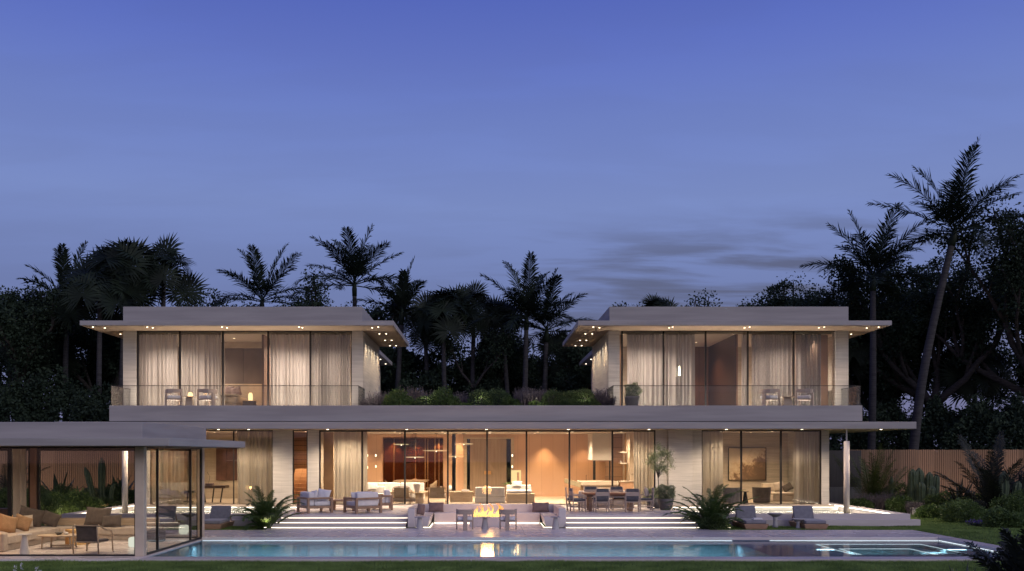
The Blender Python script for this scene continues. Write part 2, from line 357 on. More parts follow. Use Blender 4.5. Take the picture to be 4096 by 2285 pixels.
# ---------------------------------------------------------------- ground
GRASS = bpy.data.materials.new('lawn_grass'); GRASS.use_nodes = True
nt = GRASS.node_tree; N = nt.nodes; L = nt.links; b = N['Principled BSDF']; b.inputs['Roughness'].default_value = .95; b.inputs['Specular IOR Level'].default_value = .1
tc = N.new('ShaderNodeTexCoord'); n1 = N.new('ShaderNodeTexNoise'); n1.inputs['Scale'].default_value = .8; n1.inputs['Detail'].default_value = 6; L.new(tc.outputs['Object'], n1.inputs['Vector'])
n2 = N.new('ShaderNodeTexNoise'); n2.inputs['Scale'].default_value = 28; n2.inputs['Detail'].default_value = 5; L.new(tc.outputs['Object'], n2.inputs['Vector'])
av = N.new('ShaderNodeMath'); av.operation = 'MULTIPLY_ADD'; av.inputs[1].default_value = .5; L.new(n1.outputs[0], av.inputs[0])
a2 = N.new('ShaderNodeMath'); a2.operation = 'MULTIPLY'; a2.inputs[1].default_value = .5; L.new(n2.outputs[0], a2.inputs[0]); L.new(a2.outputs[0], av.inputs[2])
cr = N.new('ShaderNodeValToRGB'); cr.color_ramp.elements[0].position = .35; cr.color_ramp.elements[1].position = .65
cr.color_ramp.elements[0].color = (.035,.062,.018,1); cr.color_ramp.elements[1].color = (.075,.115,.034,1)
L.new(av.outputs[0], cr.inputs[0]); L.new(cr.outputs[0], b.inputs['Base Color'])
bp = N.new('ShaderNodeBump'); bp.inputs['Strength'].default_value = .8; bp.inputs['Distance'].default_value = .03; L.new(n2.outputs[0], bp.inputs['Height']); L.new(bp.outputs[0], b.inputs['Normal'])
# one sheet with a hole for the pool
xs = [-1500, -9.75, 15.1, 1500]; ys = [-200, 24.25, 24.7, 30.4, 32.0, 1500]
def gz(x, y): return -.15 if y < 24.75 or (x < 0 and y < 31) else (-.0485 if y < 31 else -.02)
vs = []; fs = []
for j, y in enumerate(ys):
    for i, x in enumerate(xs): vs.append((x, y, gz(x, y)))
for j in range(5):
    for i in range(3):
        if i == 1 and j in (1, 2, 3): continue
        a = j*4+i; fs.append((a, a+1, a+5, a+4))
g = MB(); g.add(vs, fs); struct(part(g, 'ground', GRASS))
# grass blades, near lawn strip and lawn beside the deck
def blades(name, x0, x1, y0, y1, z, n, h, wd, seed, m):
    rng = np.random.default_rng(seed)
    x = rng.uniform(x0, x1, n); y = rng.uniform(y0, y1, n); a = rng.uniform(0, math.pi, n); hh = h*rng.uniform(.5, 1.25, n)
    hh = hh*(1+.45*np.sin(x*1.7+np.sin(x*.6)*2)*np.sin(y*2+x*.5))
    lx = rng.normal(0, .35, n)*hh; ly = rng.normal(0, .35, n)*hh
    zz = z(x, y) if callable(z) else np.full(n, z)
    dx = np.cos(a)*wd; dy = np.sin(a)*wd
    V = np.stack([np.stack([x-dx, y-dy, zz], 1), np.stack([x+dx, y+dy, zz], 1), np.stack([x+lx, y+ly, zz+hh], 1)], 1).reshape(-1, 3)
    Fc = np.arange(3*n).reshape(-1, 3)
    return nparr(name, V, Fc, m)
GB = mat('grass_blade', (.12,.19,.05), (.22,.32,.095), rough=.8, scale=1.2, spec=.2, trans=.3)
o = blades('lawn_grass', -15, 16, 20.5, 24.12, -.15, 150000, .055, .007, 3, GB); o['kind'] = 'stuff'; o['label'] = 'short mown grass in front of the pool'; 
o = blades('lawn_grass', -16, -8.3, 32.25, 33.95, -.02, 26000, .05, .01, 4, GB); o['kind'] = 'stuff'
o = blades('lawn_grass', 8.3, 16.4, 32.25, 33.95, -.02, 26000, .05, .01, 5, GB); o['kind'] = 'stuff'
o = blades('lawn_grass', 15.3, 24, 24.7, 38, lambda x, y: -.15+.13*np.clip((y-24.7)/7.3, 0, 1), 60000, .05, .012, 6, GB); o['kind'] = 'stuff'

# ---------------------------------------------------------------- deck, pool, steps, terrace
d = MB()
d.box(-9.2, 15.15, 29.49, 32.3, -.09, 0)            # long deck strip behind the pool
d.box(-7.9, 7.95, 32.3, 33.0, -.11, 0)             # towards the steps
d.box(-2.05, 2.1, 33.0, 36.3, -.11, 0)             # sunken lounge floor
d.box(-16.0, -9.2, 30.25, 32.3, -.11, 0)           # behind the pavilion
d.box(14.66, 15.15, 24.75, 29.49, -.09, 0)          # side coping
struct(part(d, 'deck', DECK, bevel=.006))
d = MB().box(-9.2, 15.15, 24.16, 24.75, -.30, -.088); struct(part(d, 'pool_coping', STEPM, bevel=.008))
POOLT = mat('pool_mosaic', (.20,.31,.38), (.25,.37,.44), rough=.4, scale=12)
p = MB()
p.box(-9.2, 8.0, 24.75, 29.5, -1.6, -1.45); p.box(8.0, 9.3, 24.75, 29.5, -1.6, -.24)
p.box(9.3, 14.67, 24.75, 29.5, -1.6, -.62)
p.box(-9.4, -9.2, 24.75, 29.5, -1.6, -.115)
p.box(-9.4, 14.9, 29.5, 29.7, -1.6, -.115); p.box(14.67, 14.87, 24.75, 29.5, -1.6, -.115); p.box(-9.4, 14.9, 24.55, 24.75, -1.6, -.305)
struct(part(p, 'pool_basin', POOLT))
# shelf top and spa steps are pale
SPAM = mat('spa_stone', (.30,.44,.50), (.34,.49,.55), rough=.4, scale=6)
SHELF = mat('shelf_stone', (.36,.36,.41), (.42,.42,.47), rough=.4, scale=3)
s = MB().box(8.0, 9.3, 24.75, 29.5, -.24, -.15); struct(part(s, 'pool_shelf', SHELF, bevel=.01))
s = MB()
def ring(m_, X0, X1, Y0, Y1, x0, x1, y0, y1, z0, z1):
    m_.box(X0, X1, y1, Y1, z0, z1); m_.box(X0, X1, Y0, y0, z0, z1); m_.box(X0, x0, y0, y1, z0, z1); m_.box(x1, X1, y0, y1, z0, z1)
ring(s, 9.304, 14.666, 24.76, 29.496, 10.58, 13.9, 26.2, 29.1, -.62, -.20)
ring(s, 10.60, 13.88, 26.22, 29.08, 11.15, 13.35, 26.7, 28.65, -.62, -.30)
struct(part(s, 'spa_steps', SPAM, bevel=.012))
# light lines
LW = emit('led_cool', (.80,.93,1.0), 7.0); LWW = emit('led_warm', (1,.86,.68), 3.0)
def strip(name, boxes, m):
    q = MB()
    for bx in boxes: q.box(*bx)
    return struct(part(q, name, m))
strip('pool_light_line', [(-9.18, 7.98, 29.50, 29.51, -.112, -.101), (9.2, 14.66, 29.50, 29.51, -.112, -.101), (14.675, 14.69, 25.3, 29.5, -.112, -.099)], emit('led_pool', (.82,.93,1), 1.5))
strip('spa_light_line', [(10.55, 13.93, 29.10, 29.13, -.198, -.185), (10.55, 10.58, 26.2, 29.10, -.198, -.185), (13.9, 13.93, 26.2, 29.10, -.198, -.185),
                         (11.12, 13.38, 28.65, 28.68, -.298, -.283), (11.12, 11.15, 26.7, 28.65, -.298, -.283), (13.35, 13.38, 26.7, 28.65, -.298, -.283)], emit('led_spa', (.80,.93,1), 1.4))
# water
WATER = bpy.data.materials.new('pool_water'); WATER.use_nodes = True
nt = WATER.node_tree; N = nt.nodes; L = nt.links; N.clear()
o_ = N.new('ShaderNodeOutputMaterial'); t = N.new('ShaderNodeBsdfTransparent'); t.inputs['Color'].default_value = (.80,.92,.95,1)
gg = N.new('ShaderNodeBsdfGlossy'); gg.inputs['Roughness'].default_value = .05
tc = N.new('ShaderNodeTexCoord'); mp = N.new('ShaderNodeMapping'); mp.inputs['Scale'].default_value = (.9,4.5,1); L.new(tc.outputs['Object'], mp.inputs[0])
nz = N.new('ShaderNodeTexNoise'); nz.inputs['Scale'].default_value = 1.6; nz.inputs['Detail'].default_value = 3; L.new(mp.outputs[0], nz.inputs['Vector'])
n2 = N.new('ShaderNodeTexNoise'); n2.inputs['Scale'].default_value = .22; n2.inputs['Detail'].default_value = 1; L.new(tc.outputs['Object'], n2.inputs['Vector'])
mr = N.new('ShaderNodeMapRange'); mr.inputs['From Min'].default_value = .40; mr.inputs['From Max'].default_value = .62; mr.inputs['To Min'].default_value = .08; mr.inputs['To Max'].default_value = .5; L.new(n2.outputs[0], mr.inputs['Value'])
mh = N.new('ShaderNodeMath'); mh.operation = 'MULTIPLY'; L.new(nz.outputs[0], mh.inputs[0]); L.new(mr.outputs[0], mh.inputs[1])
bp = N.new('ShaderNodeBump'); bp.inputs['Strength'].default_value = .8; bp.inputs['Distance'].default_value = .02; L.new(mh.outputs[0], bp.inputs['Height'])
L.new(bp.outputs[0], gg.inputs['Normal']); fr = N.new('ShaderNodeFresnel'); fr.inputs[0].default_value = 1.33
mx = N.new('ShaderNodeMixShader'); L.new(fr.outputs[0], mx.inputs[0]); L.new(t.outputs[0], mx.inputs[1]); L.new(gg.outputs[0], mx.inputs[2]); L.new(mx.outputs[0], o_.inputs[0])
q = MB().add([(-9.19,24.76,-.118),(14.66,24.76,-.118),(14.66,29.49,-.118),(-9.19,29.49,-.118)], [(0,1,2,3)]); struct(part(q, 'pool_water', WATER))
lamp('AREA', (-.6, 28.7, -.2), 290, (.62,.88,1), size=17, sy=.04, rot=(0,0,0), name='pool_lamp')
lamp('AREA', (12.3, 27.6, -.19), 45, (.65,.92,1), size=4.5, sy=.03, rot=(0,0,0), name='pool_lamp')

# terrace slabs and steps, left and right of the sunken lounge
for sgn in (-1, 1):
    q = MB()
    xi = 2.92; xo = 7.66
    def bx(m_, a, b, *r): m_.box(min(sgn*a, sgn*b), max(sgn*a, sgn*b), *r)
    bx(q, xi, xo, 33.9, 40.3, .32, .43); struct(part(q, 'terrace', DECK, bevel=.01))
    q = MB(); bx(q, xi, xo+.1, 33.5, 33.985, .178, .29); bx(q, xi, xo+.2, 33.1, 33.595, .033, .145); struct(part(q, 'terrace_steps', STEPM, bevel=.008))
    q = MB(); bx(q, xi, xo-.05, 33.99, 40.3, -.1, .32); bx(q, xi, xo, 33.6, 33.99, -.1, .175); bx(q, xi, xo, 33.2, 33.6, -.1, .03); struct(part(q, 'terrace_base', STEPM))
    q = MB(); bx(q, xi, xo-.03, 33.93, 33.95, .300, .316); bx(q, xi, xo+.06, 33.53, 33.55, .154, .171); bx(q, xi, xo+.16, 33.13, 33.15, .006, .024)
    struct(part(q, 'step_light_line', LWW))
q = MB().box(-2.92, 2.92, 36.3, 40.3, .32, .43); q.box(-2.9, 2.9, 36.32, 40.3, -.1, .318); struct(part(q, 'terrace', DECK, bevel=.004))
# light grazing the treads, from the strip under each nosing
for sgn in (-1, 1):
    for (y, z, pw) in ((33.86, .30, 2.2), (33.46, .155, 2.2), (33.04, .012, 3)):
        lamp('AREA', (sgn*5.3, y+.02, z+.012), pw, (1,.82,.6), size=4.6, sy=.03, rot=(0,0,0), name='step_lamp')
# joints in the deck
q = MB()
for x, y0, y1 in ((-2.25,29.55,32.25),(1.31,29.55,33.9),(-1.48,32.4,34.4),(5.4,29.55,32.9),(-5.6,29.55,32.9),(9.4,29.55,32.2)):
    q.box(x-.004, x+.004, y0, y1, .0005, .0025)
struct(part(q, 'deck_joint', BLACK))
# ================================================================ HOUSE
H = thing('house', 'wide two storey modern stone villa with flat overhanging roofs and lit glass walls', 'house', (0,40.5,0))
FY = 40.5
def g(u): return ux(u, FY)
def g2(u): return ux(u, 41.4)
# ---- floors, slabs, canopies
q = MB().box(-15.28, 15.28, 40.5, 56, .10, .434); q.box(-15.4, -7.9, 40.2, 40.5, .34, .434); q.box(7.95, 15.4, 40.2, 40.5, .34, .434)
part(q, 'ground_floor', FLOORM, H, bevel=.004)
q = MB().box(-18.36, 18.36, 38.8, 50.5, 3.76, 4.06); q.box(-7.7, 7.7, 50.5, 56, 3.76, 4.06)
part(q, 'lower_canopy', STUCCO, H, bevel=.012)
q = MB().box(-18.3, 18.3, 38.9, 50.4, 3.745, 3.757); part(q, 'lower_soffit', SOFFIT, H)
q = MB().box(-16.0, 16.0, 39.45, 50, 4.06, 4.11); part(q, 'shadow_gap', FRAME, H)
q = MB().box(-16.22, 16.22, 39.2, 39.45, 4.10, 4.775); q.box(-16.22, -16.0, 39.45, 50, 4.11, 4.775); q.box(16.0, 16.22, 39.45, 50, 4.11, 4.775)
q.box(-16.0, -5.5, 39.45, 50, 4.11, 4.74); q.box(5.5, 16.0, 39.45, 50, 4.11, 4.74); q.box(-5.5, 5.5, 39.45, 50, 4.11, 4.5)
part(q, 'balcony_slab', STUCCO, H, bevel=.01)
q = MB().box(-5.49, 5.49, 39.46, 49.9, 4.5, 4.64); part(q, 'planting_bed', SOIL, H)
for s in (-1, 1):
    def B(m_, a, b, *r): m_.box(min(s*a, s*b), max(s*a, s*b), *r)
    # upper wing walls (mirror images)
    q = MB()
    B(q, 15.90, 16.5, 41.4, 41.8, 4.74, 8.30); B(q, 5.58, 6.09, 41.4, 41.8, 4.74, 8.30)
    B(q, 16.25, 16.5, 41.8, 50, 4.74, 8.30); B(q, 5.58, 5.83, 41.8, 47.8, 4.74, 8.30)
    B(q, 6.65, 16.25, 49.8, 50, 4.74, 8.30)
    B(q, 5.83, 6.9, 47.6, 47.8, 4.74, 8.30); B(q, 6.65, 6.9, 47.8, 57.5, 4.06, 8.30)
    part(q, 'upper_wall', TRAV, H, bevel=.004)
    q = MB(); B(q, 4.03, 17.76, 39.8, 47.8, 8.31, 8.52); part(q, 'roof_canopy', STUCCO, H, bevel=.012)
    q = MB(); B(q, 4.10, 17.70, 39.9, 47.75, 8.294, 8.308); part(q, 'roof_soffit', SOFFIT, H)
    q = MB(); B(q, 5.96, 17.7, 47.85, 58, 8.29, 8.52); part(q, 'rear_roof_canopy', STUCCO, H, bevel=.012)
    q = MB(); B(q, 5.5, 16.14, 40.5, 46.8, 8.52, 9.24); part(q, 'roof_parapet', STUCCO, H, bevel=.01)
    # upper room floor, ceiling, back wall
    q = MB(); B(q, 5.83, 16.25, 41.8, 49.8, 4.742, 4.75); part(q, 'upper_floor', FLOORM, H)
    q = MB(); B(q, 5.83, 16.25, 41.8, 47.7, 8.20, 8.292); part(q, 'upper_ceiling', CEILM, H)

# ---- ground floor walls
WM = TRAV; WN = 'stone_wall'
def W(a, b, y0=FY, y1=FY+.3, z0=.434, z1=3.745): part(MB().box(min(a,b), max(a,b), y0, y1, z0, z1), WN, WM, H, bevel=.004)
W(g(1091), g(1170)); W(g(1230), g(1276)); W(-15.28, g(600)); W(g(3286), 15.28); W(g(2622), g(2669)); W(g(2767), g(2807))
W(g(2671), g(2766), FY-.22, FY+.3)
W(-15.28, -15.0, FY+.3, 50); W(15.0, 15.28, FY+.3, 50)
WM = INTRAV; WN = 'partition_wall'
W(-9.6, -9.4, FY+.3, 50); W(-7.66, -7.46, FY+.3, 50); W(7.62, 7.8, FY+.3, 50); W(9.45, 9.6, FY+.3, 50)
W(-15.0, -9.6, 46, 46.2); W(9.6, 15.0, 45.2, 45.4)
# back wall of the great room, with the openings left free
q = MB(); BY = 48
q.box(-7.46, -5.45, BY, BY+.2, .434, 3.74); q.box(-2.23, -1.78, BY-.05, BY+.2, .434, 3.74); q.box(-1.58, -1.16, BY-.25, BY+.2, .434, 3.74)
q.box(1.49, 7.62, BY, BY+.2, .434, 3.74); q.box(-1.16, 1.49, BY, BY+.2, 3.55, 3.74); q.box(-5.45, -2.23, BY, BY+.2, 3.56, 3.74)
part(q, 'panelled_wall', WOOD, H)
q = MB(); q.box(-1.16, -1.0, BY-.12, BY+.2, .434, 3.55); q.box(1.33, 1.49, BY-.12, BY+.2, .434, 3.55); q.box(-1.0, 1.33, BY-.12, BY, 3.47, 3.55); part(q, 'door_surround', PALEWOOD, H)
dr = part(MB().box(-.83, .10, BY-.02, BY+.05, .44, 3.46).box(.104, 1.09, BY-.02, BY+.05, .44, 3.46), 'entrance_door', mat('door_oak', (.20,.14,.095), (.25,.18,.125), rough=.45, scale=2, stretch=(6,6,.4)), H, bevel=.004)
part(MB().box(-.08, .09, BY-.05, BY-.02, 1.60, 1.78).box(.115, .28, BY-.05, BY-.02, 1.60, 1.78), 'handle', BRASS, dr, bevel=.004)
for a, b in ((-1.78,-1.58), (-1.0,-.83), (1.09,1.33)):
    q = MB().box(a, a+.02, BY+.02, BY+.08, .44, 3.46).box(b-.02, b, BY+.02, BY+.08, .44, 3.46); wf = part(q, 'slot_window', FRAME, H)
    part(MB().box(a+.02, b-.02, BY+.045, BY+.055, .44, 3.46), 'pane', GLASS, wf)
# dining alcove behind, with a wall of smoked glass
q = MB(); q.box(-6.6, -6.4, 48.2, 55.8, .434, 3.74); q.box(-2.1, -1.9, 48.2, 55.8, .434, 3.74); q.box(-6.4, -2.1, 55.6, 55.8, .434, 3.74); part(q, 'alcove_wall', WOOD, H)
q = MB(); q.box(-7.6, 7.6, 48.2, 56, 3.742, 3.758); part(q, 'rear_ceiling', CEILM, H)
cab = part(MB().box(-6.3, -2.2, 55.0, 55.5, .44, 3.6), 'wine_cabinet', WOOD, H)
q = MB()
for u in (1533,1576,1619,1662,1701,1711,1740,1756,1774): x = ux(u, 54.9); q.box(x-.03, x+.03, 54.82, 54.9, .44, 3.62)
q.box(-6.3, -2.2, 54.82, 54.9, 3.62, 3.68); part(q, 'brass_bar', BRASS, cab)
part(MB().box(-6.3, -2.2, 54.93, 54.95, .44, 3.6), 'smoked_pane', TINT, cab)
# great-room ceiling with a dropped band and the cove light
q = MB().box(-7.46, 7.62, FY+.3, 46.9, 3.70, 3.744); part(q, 'ceiling', CEILM, H)
q = MB().box(-7.4, 7.5, 46.9, 46.93, 3.705, 3.735); part(q, 'cove_light', emit('cove', (1,.72,.42), 9), H)
for a, b in ((-15.0,-7.7),(7.8,15.0)): part(MB().box(a, b, FY+.3, 50, 3.735, 3.744), 'side_ceiling', CEILM, H)
# wall slats and the stair seen through the narrow window
stair = part(MB().box(-9.4, -7.66, 44.5, 44.6, .434, 3.74), 'stair_wall', WOOD, H)
q = MB()
for k in range(14): z = .55+k*.23; q.box(-9.38, -7.68, 44.25, 44.49, z, z+.025)
part(q, 'wall_shelf', WOODDK, stair)
q = MB()
for k in range(9): q.box(-9.2, -8.1, 42.0+k*.24, 42.28+k*.24, .434+k*.17, .60+k*.17)
part(q, 'stair_flight', WOOD, H, bevel=.004)
# columns in the ponds
for s in (-1, 1):
    c = part(MB().lathe([(.122,0),(.122,3.14)], 32, (s*15.5, 39.1, .10)), 'column', mat('column_plaster', (.50,.45,.41), (.55,.50,.455), rough=.7), H, smooth=False)
    c.data.polygons.foreach_set('use_smooth', [len(p.vertices) == 4 for p in c.data.polygons])
    part(MB().lathe([(.03,0),(.03,.50)], 12, (s*15.5, 39.1, 3.24)), 'column_pin', CONC, c)

# ---- glazing
def glazing(us, y, z0, z1, gfun, w_=.035, gm=GLASS, top=.035, bot=.03):
    for a, b in zip(us[:-1], us[1:]):
        x0, x1 = gfun(a), gfun(b); q = MB()
        q.box(x0-w_/2, x0+w_/2, y, y+.09, z0, z1)
        if b == us[-1]: q.box(x1-w_/2, x1+w_/2, y, y+.09, z0, z1)
        q.box(x0+w_/2, x1-w_/2, y+.003, y+.087, z1-top, z1); q.box(x0+w_/2, x1-w_/2, y+.003, y+.087, z0, z0+bot)
        f = part(q, 'window', FRAME, H)
        part(MB().box(x0+w_/2, x1-w_/2, y+.04, y+.052, z0+bot, z1-top), 'pane', gm, f)
glazing([600,760,933,1091], FY+.02, .436, 3.743, g)
glazing([1170,1230], FY+.02, .436, 3.743, g, w_=.09)
glazing([1278,1448,1619,1791,1948,2106,2278,2450,2620], FY+.02, .436, 3.743, g, w_=.075, top=.07)
glazing([2807,2966,3125,3285], FY+.02, .436, 3.743, g, w_=.075, top=.05)
glazing([548,717,889,1071,1240,1407], 41.45, 4.752, 8.292, g2, w_=.08)
glazing([2489,2655,2824,2993,3177,3354], 41.45, 4.752, 8.292, g2, w_=.07)
# ---- balustrades
for s in (-1, 1):
    def B(m_, a, b, *r): m_.box(min(s*a, s*b), max(s*a, s*b), *r)
    edges = [5.5, 8.2, 10.9, 13.6, 16.18]
    q = MB()
    for a, b in zip(edges[:-1], edges[1:]): B(q, a+.006, b-.006, 39.30, 39.312, 4.74, 5.62)
    B(q, 5.5, 5.512, 39.32, 41.38, 4.74, 5.62); B(q, 16.168, 16.18, 39.32, 47, 4.74, 5.62)
    bal = part(q, 'glass_balustrade', RAIL, H)
    q = MB(); B(q, 5.49, 16.19, 39.296, 39.316, 5.62, 5.645); B(q, 5.49, 5.522, 39.316, 41.39, 5.62, 5.64); B(q, 16.158, 16.19, 39.316, 47, 5.62, 5.64)
    part(q, 'handrail', FRAME, bal)

# ---- recessed lights: a disc part of the house and the lamp it holds
DISC = emit('downlight', (1,.83,.6), 9); DISC2 = emit('downlight_small', (1,.8,.55), 3.5)
def downlight(x, y, z, r=.045, pw=0, cone=95, colr=WARM, m_=DISC, blend=.8, tilt=(0,0,0)):
    part(MB().lathe([(r,0),(r,.008)], 12, (x,y,z-.010)), 'downlight', m_, H)
    if pw: lamp('SPOT', (x,y,z-.03), pw, colr, size=.04, spot=cone, blend=blend, rot=tilt, name='downlight_lamp')
for s in (-1, 1):
    for (x, y) in ((17.35,40.2),(16.95,40.5),(14.95,40.2),(14.8,40.45),(11.65,40.2),(11.5,40.45),(8.25,40.2),(8.15,40.45),(4.75,40.2),(5.05,40.45),
                   (16.75,42.6),(17.1,42.6),(4.65,42.5),(4.97,42.5),(4.65,44.95),(4.97,44.95),(4.65,47.2),(4.97,47.2)):
        first = y in (40.2, 42.6) or abs(x-4.97) < .01
        downlight(s*x, y, 8.294, .035, pw=120 if first else 0, cone=110)
    for k, (x, y) in enumerate(((6.25,49.6),(6.25,51.6),(6.25,54),(6.25,56.8))): downlight(s*x, y, 8.288, .045, pw=25 if k < 2 else 12, cone=100)
    for y in (42.3, 43.4, 44.5, 45.6, 46.7): lamp('SPOT', (s*5.10, y, 8.25), 110, (1,.82,.62), size=.03, spot=75, blend=1, rot=(0, R(-14*s), 0), name='wall_washer')
for x in (-14.6,-11.5,-10.2,-6.8,-3.4,.03,3.55,7.02,10.35,13.6,17.0):
    downlight(x, 39.15, 3.743, .05, pw=520, cone=140, colr=(1,.76,.54))
# uplight strips added unseen behind the parapet to brighten curtains and soffit
for s in (-1, 1):
    part(MB().box(min(s*6.3,s*15.8), max(s*6.3,s*15.8), 40.9, 40.94, 4.742, 4.746), 'added_uplight', emit('added_uplight_led', (1,.78,.55), 5), H)
    lamp('AREA', (s*11.05, 40.92, 4.76), 230, (1,.82,.68), size=9.4, sy=.04, rot=(R(180),0,0), name='added_uplight_lamp')
# great room downlights
for x in (-6.2,-4.2,-2.0,.2,2.4,4.0,6.25):
    for y in (42.0, 44.6):
        downlight(x, y, 3.698, .05, pw=250 if (x > 6 and y > 44) else 640, cone=150, colr=(1,.76,.54), m_=DISC2)
for x in (-6.6,-4.9,-3.2,-1.37,3.1,5.2): downlight(x, 47.35, 3.738, .04, pw=260, cone=85, colr=(1,.64,.33), m_=DISC2)
downlight(3.1, 47.55, 3.738, .04, pw=160, cone=70, colr=(1,.62,.28), m_=DISC2)
for x in (-5.6,-4.2,-2.8): downlight(x, 54.3, 3.738, .03, pw=420, cone=80, colr=(1,.6,.32), m_=DISC2, tilt=(R(18),0,0))
downlight(-4.1, 51.5, 3.738, .05, pw=420, cone=140, colr=(1,.55,.28), m_=DISC2)
for x in (-13.6,-11.2,11.0,13.4): downlight(x, 42.6, 3.734, .05, pw=420, cone=150, colr=(1,.76,.54), m_=DISC2)
for x in (-13.2, 12.9): downlight(x, 44.3, 3.734, .04, pw=150, cone=90, colr=(1,.62,.34), m_=DISC2)
downlight(-8.5, 43.0, 3.734, .05, pw=520, cone=120, m_=DISC2)
for x in (-14.5,-9.2,-7.2,7.3,13.6): downlight(x, 43.6, 8.198, .05, pw=1250, cone=150, colr=(1,.80,.66), m_=DISC2)
downlight(-12.0, 43.4, 8.198, .05, pw=110, cone=110, m_=DISC2); downlight(10.4, 45, 8.198, .05, pw=260, cone=120, colr=(1,.55,.33), m_=DISC2)

downlight(15.1, 41.95, 8.198, .04, pw=210, cone=60, colr=(1,.62,.40), m_=DISC2); downlight(6.3, 41.95, 8.198, .04, pw=60, cone=50, colr=(1,.55,.3), m_=DISC2)  # both added to light the wood panels at the ends of the right wing
# ---- upper rooms
q = MB().box(-15.9, -12.9, 46.9, 47.1, 4.75, 8.2).box(-10.35, -6.1, 46.9, 47.1, 4.75, 8.2); part(q, 'bedroom_wall', INTRAV, H)
wd = mat('wardrobe_panel', (.085,.062,.052), (.105,.078,.065), rough=.6)
hb = part(MB().box(-12.9, -11.98, 45, 45.1, 6.15, 7.9).box(-11.965, -11.05, 45, 45.1, 6.15, 7.9), 'wardrobe', wd, H, bevel=.006)
q = MB().box(-13.4, -11.05, 44.9, 45.1, 4.75, 6.14).box(-11.05, -10.36, 44.9, 45.1, 4.75, 7.9).box(-13.4, -10.36, 44.9, 45.1, 7.9, 8.2); part(q, 'headboard_wall', mat('headboard', (.36,.29,.22), (.42,.34,.26), rough=.8), H)
part(MB().box(-10.36, -10.26, 42.1, 47, 4.75, 8.2), 'wardrobe_side', mat('reddish_wood', (.10,.055,.036), (.14,.08,.052), rough=.5, scale=3, stretch=(4,4,.5)), H)
# right wing interior
q = MB().box(6.1, 9.2, 46.9, 47.1, 4.75, 8.2).box(11.6, 15.9, 46.9, 47.1, 4.75, 8.2); part(q, 'bedroom_wall', INTRAV, H)
q = MB().box(9.2, 9.4, 44.6, 47.1, 4.75, 8.2).box(9.4, 11.6, 47.0, 47.1, 4.75, 8.2).box(11.5, 11.6, 41.9, 47, 4.75, 8.2); part(q, 'corridor_wall', planks('rose_wood', (.20,.105,.07), (.27,.15,.10), .5), H)
part(MB().box(9.7, 10.6, 46.93, 46.99, 4.75, 7.6), 'corridor_door', WOODDK, H, bevel=.005)
part(MB().box(14.4, 15.9, 42.3, 42.4, 4.75, 8.2), 'wardrobe_side', planks('warm_rose_wood', (.46,.29,.19), (.56,.37,.25), .42), H)
part(MB().box(6.1, 6.35, 42.2, 42.3, 4.75, 8.2), 'wardrobe_side', planks('warm_rose_wood', (.46,.29,.19), (.56,.37,.25), .42), H)
# ---- left study: wall panels; kitchen fixed parts; art in right room are things further below
part(MB().box(-13.6, -13.1, 45.9, 46, 1.35, 3.2).box(-13.08, -12.55, 45.9, 46, 1.35, 2.35).box(-13.08, -12.55, 45.9, 46, 2.37, 3.2), 'wall_cabinet', mat('cabinet_rosewood', (.10,.045,.032), (.15,.07,.05), rough=.45), H, bevel=.004)
part(MB().box(6.1, 7.6, 46.6, 46.7, .44, 3.7), 'kitchen_back_wall', planks('kitchen_stone', (.30,.17,.10), (.38,.23,.14), .5, axis='Z'), H)
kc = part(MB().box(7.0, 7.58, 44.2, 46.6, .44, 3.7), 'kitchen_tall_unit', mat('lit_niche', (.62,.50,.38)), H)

# ================================================================ CURTAINS
def curtain(name, label, x0, x1, y, z0, z1, m_, seed=0, amp=.075, wl=.18, group='curtains behind the glass', gather=1.0):
    rng = random.Random(seed); n = max(12, int((x1-x0)/wl*8)); vs = []; fs = []
    ph = rng.uniform(0, 6); rows = [0, .25, .6, 1]
    prof = []
    t = 0
    for i in range(n+1):
        a = i/n; x = x0+(x1-x0)*a
        t += (x1-x0)/n/wl*2*math.pi*(1+.35*math.sin(a*9+ph)+.25*math.sin(a*23+ph*2))
        prof.append((x, math.sin(t)*(1+.5*math.sin(a*13+ph)), math.sin(t*.5+1)))
    for r in rows:
        for (x, s1, s2) in prof:
            k = amp*(.75+.45*r)
            vs.append((x+.012*s2*r, y+k*s1+.02*s2*r, z1-(z1-z0)*r))
    for j in range(len(rows)-1):
        for i in range(n): a = j*(n+1)+i; fs.append((a, a+1, a+n+2, a+n+1))
    o = thing(name, label, 'curtain', ((x0+x1)/2, y, z0), group)
    part(MB().add(vs, fs), 'fabric', m_, o, smooth=True)
    part(MB().box(x0, x1, y-.03, y+.03, z1, z1+.015), 'curtain_track', FRAME, o)
    return o
Yc = 41.75
def cu(u): return ux(u, Yc)
curtain('curtain', 'cream sheer curtain filling the first upper window from the left end of the house', cu(556), cu(712), Yc, 4.76, 8.17, CURT, 1)
curtain('curtain', 'cream sheer curtain behind the glowing balcony table lamp, left wing', cu(723), cu(884), Yc, 4.76, 8.17, CURT, 2)
curtain('curtain', 'narrow drawn-back strip of curtain left of the open bedroom view', cu(893), cu(897), Yc, 4.76, 8.17, CURT, 3, amp=.03)
curtain('curtain', 'pale pleated curtain just right of the open bedroom in the left wing', cu(1078), cu(1235), Yc, 4.76, 8.17, CURT, 4)
curtain('curtain', 'darker grey speckled curtain at the right end of the left wing', cu(1245), cu(1402), Yc, 4.76, 8.17, CURTD, 5, wl=.09)
curtain('curtain', 'pinkish sheer curtain behind the potted shrub on the right balcony', cu(2508), cu(2650), Yc, 4.76, 8.17, CURT, 6)
curtain('curtain', 'sheer curtain around the slim white hanging lamp, right wing', cu(2660), cu(2778), Yc, 4.76, 8.17, CURT, 7, wl=.2)
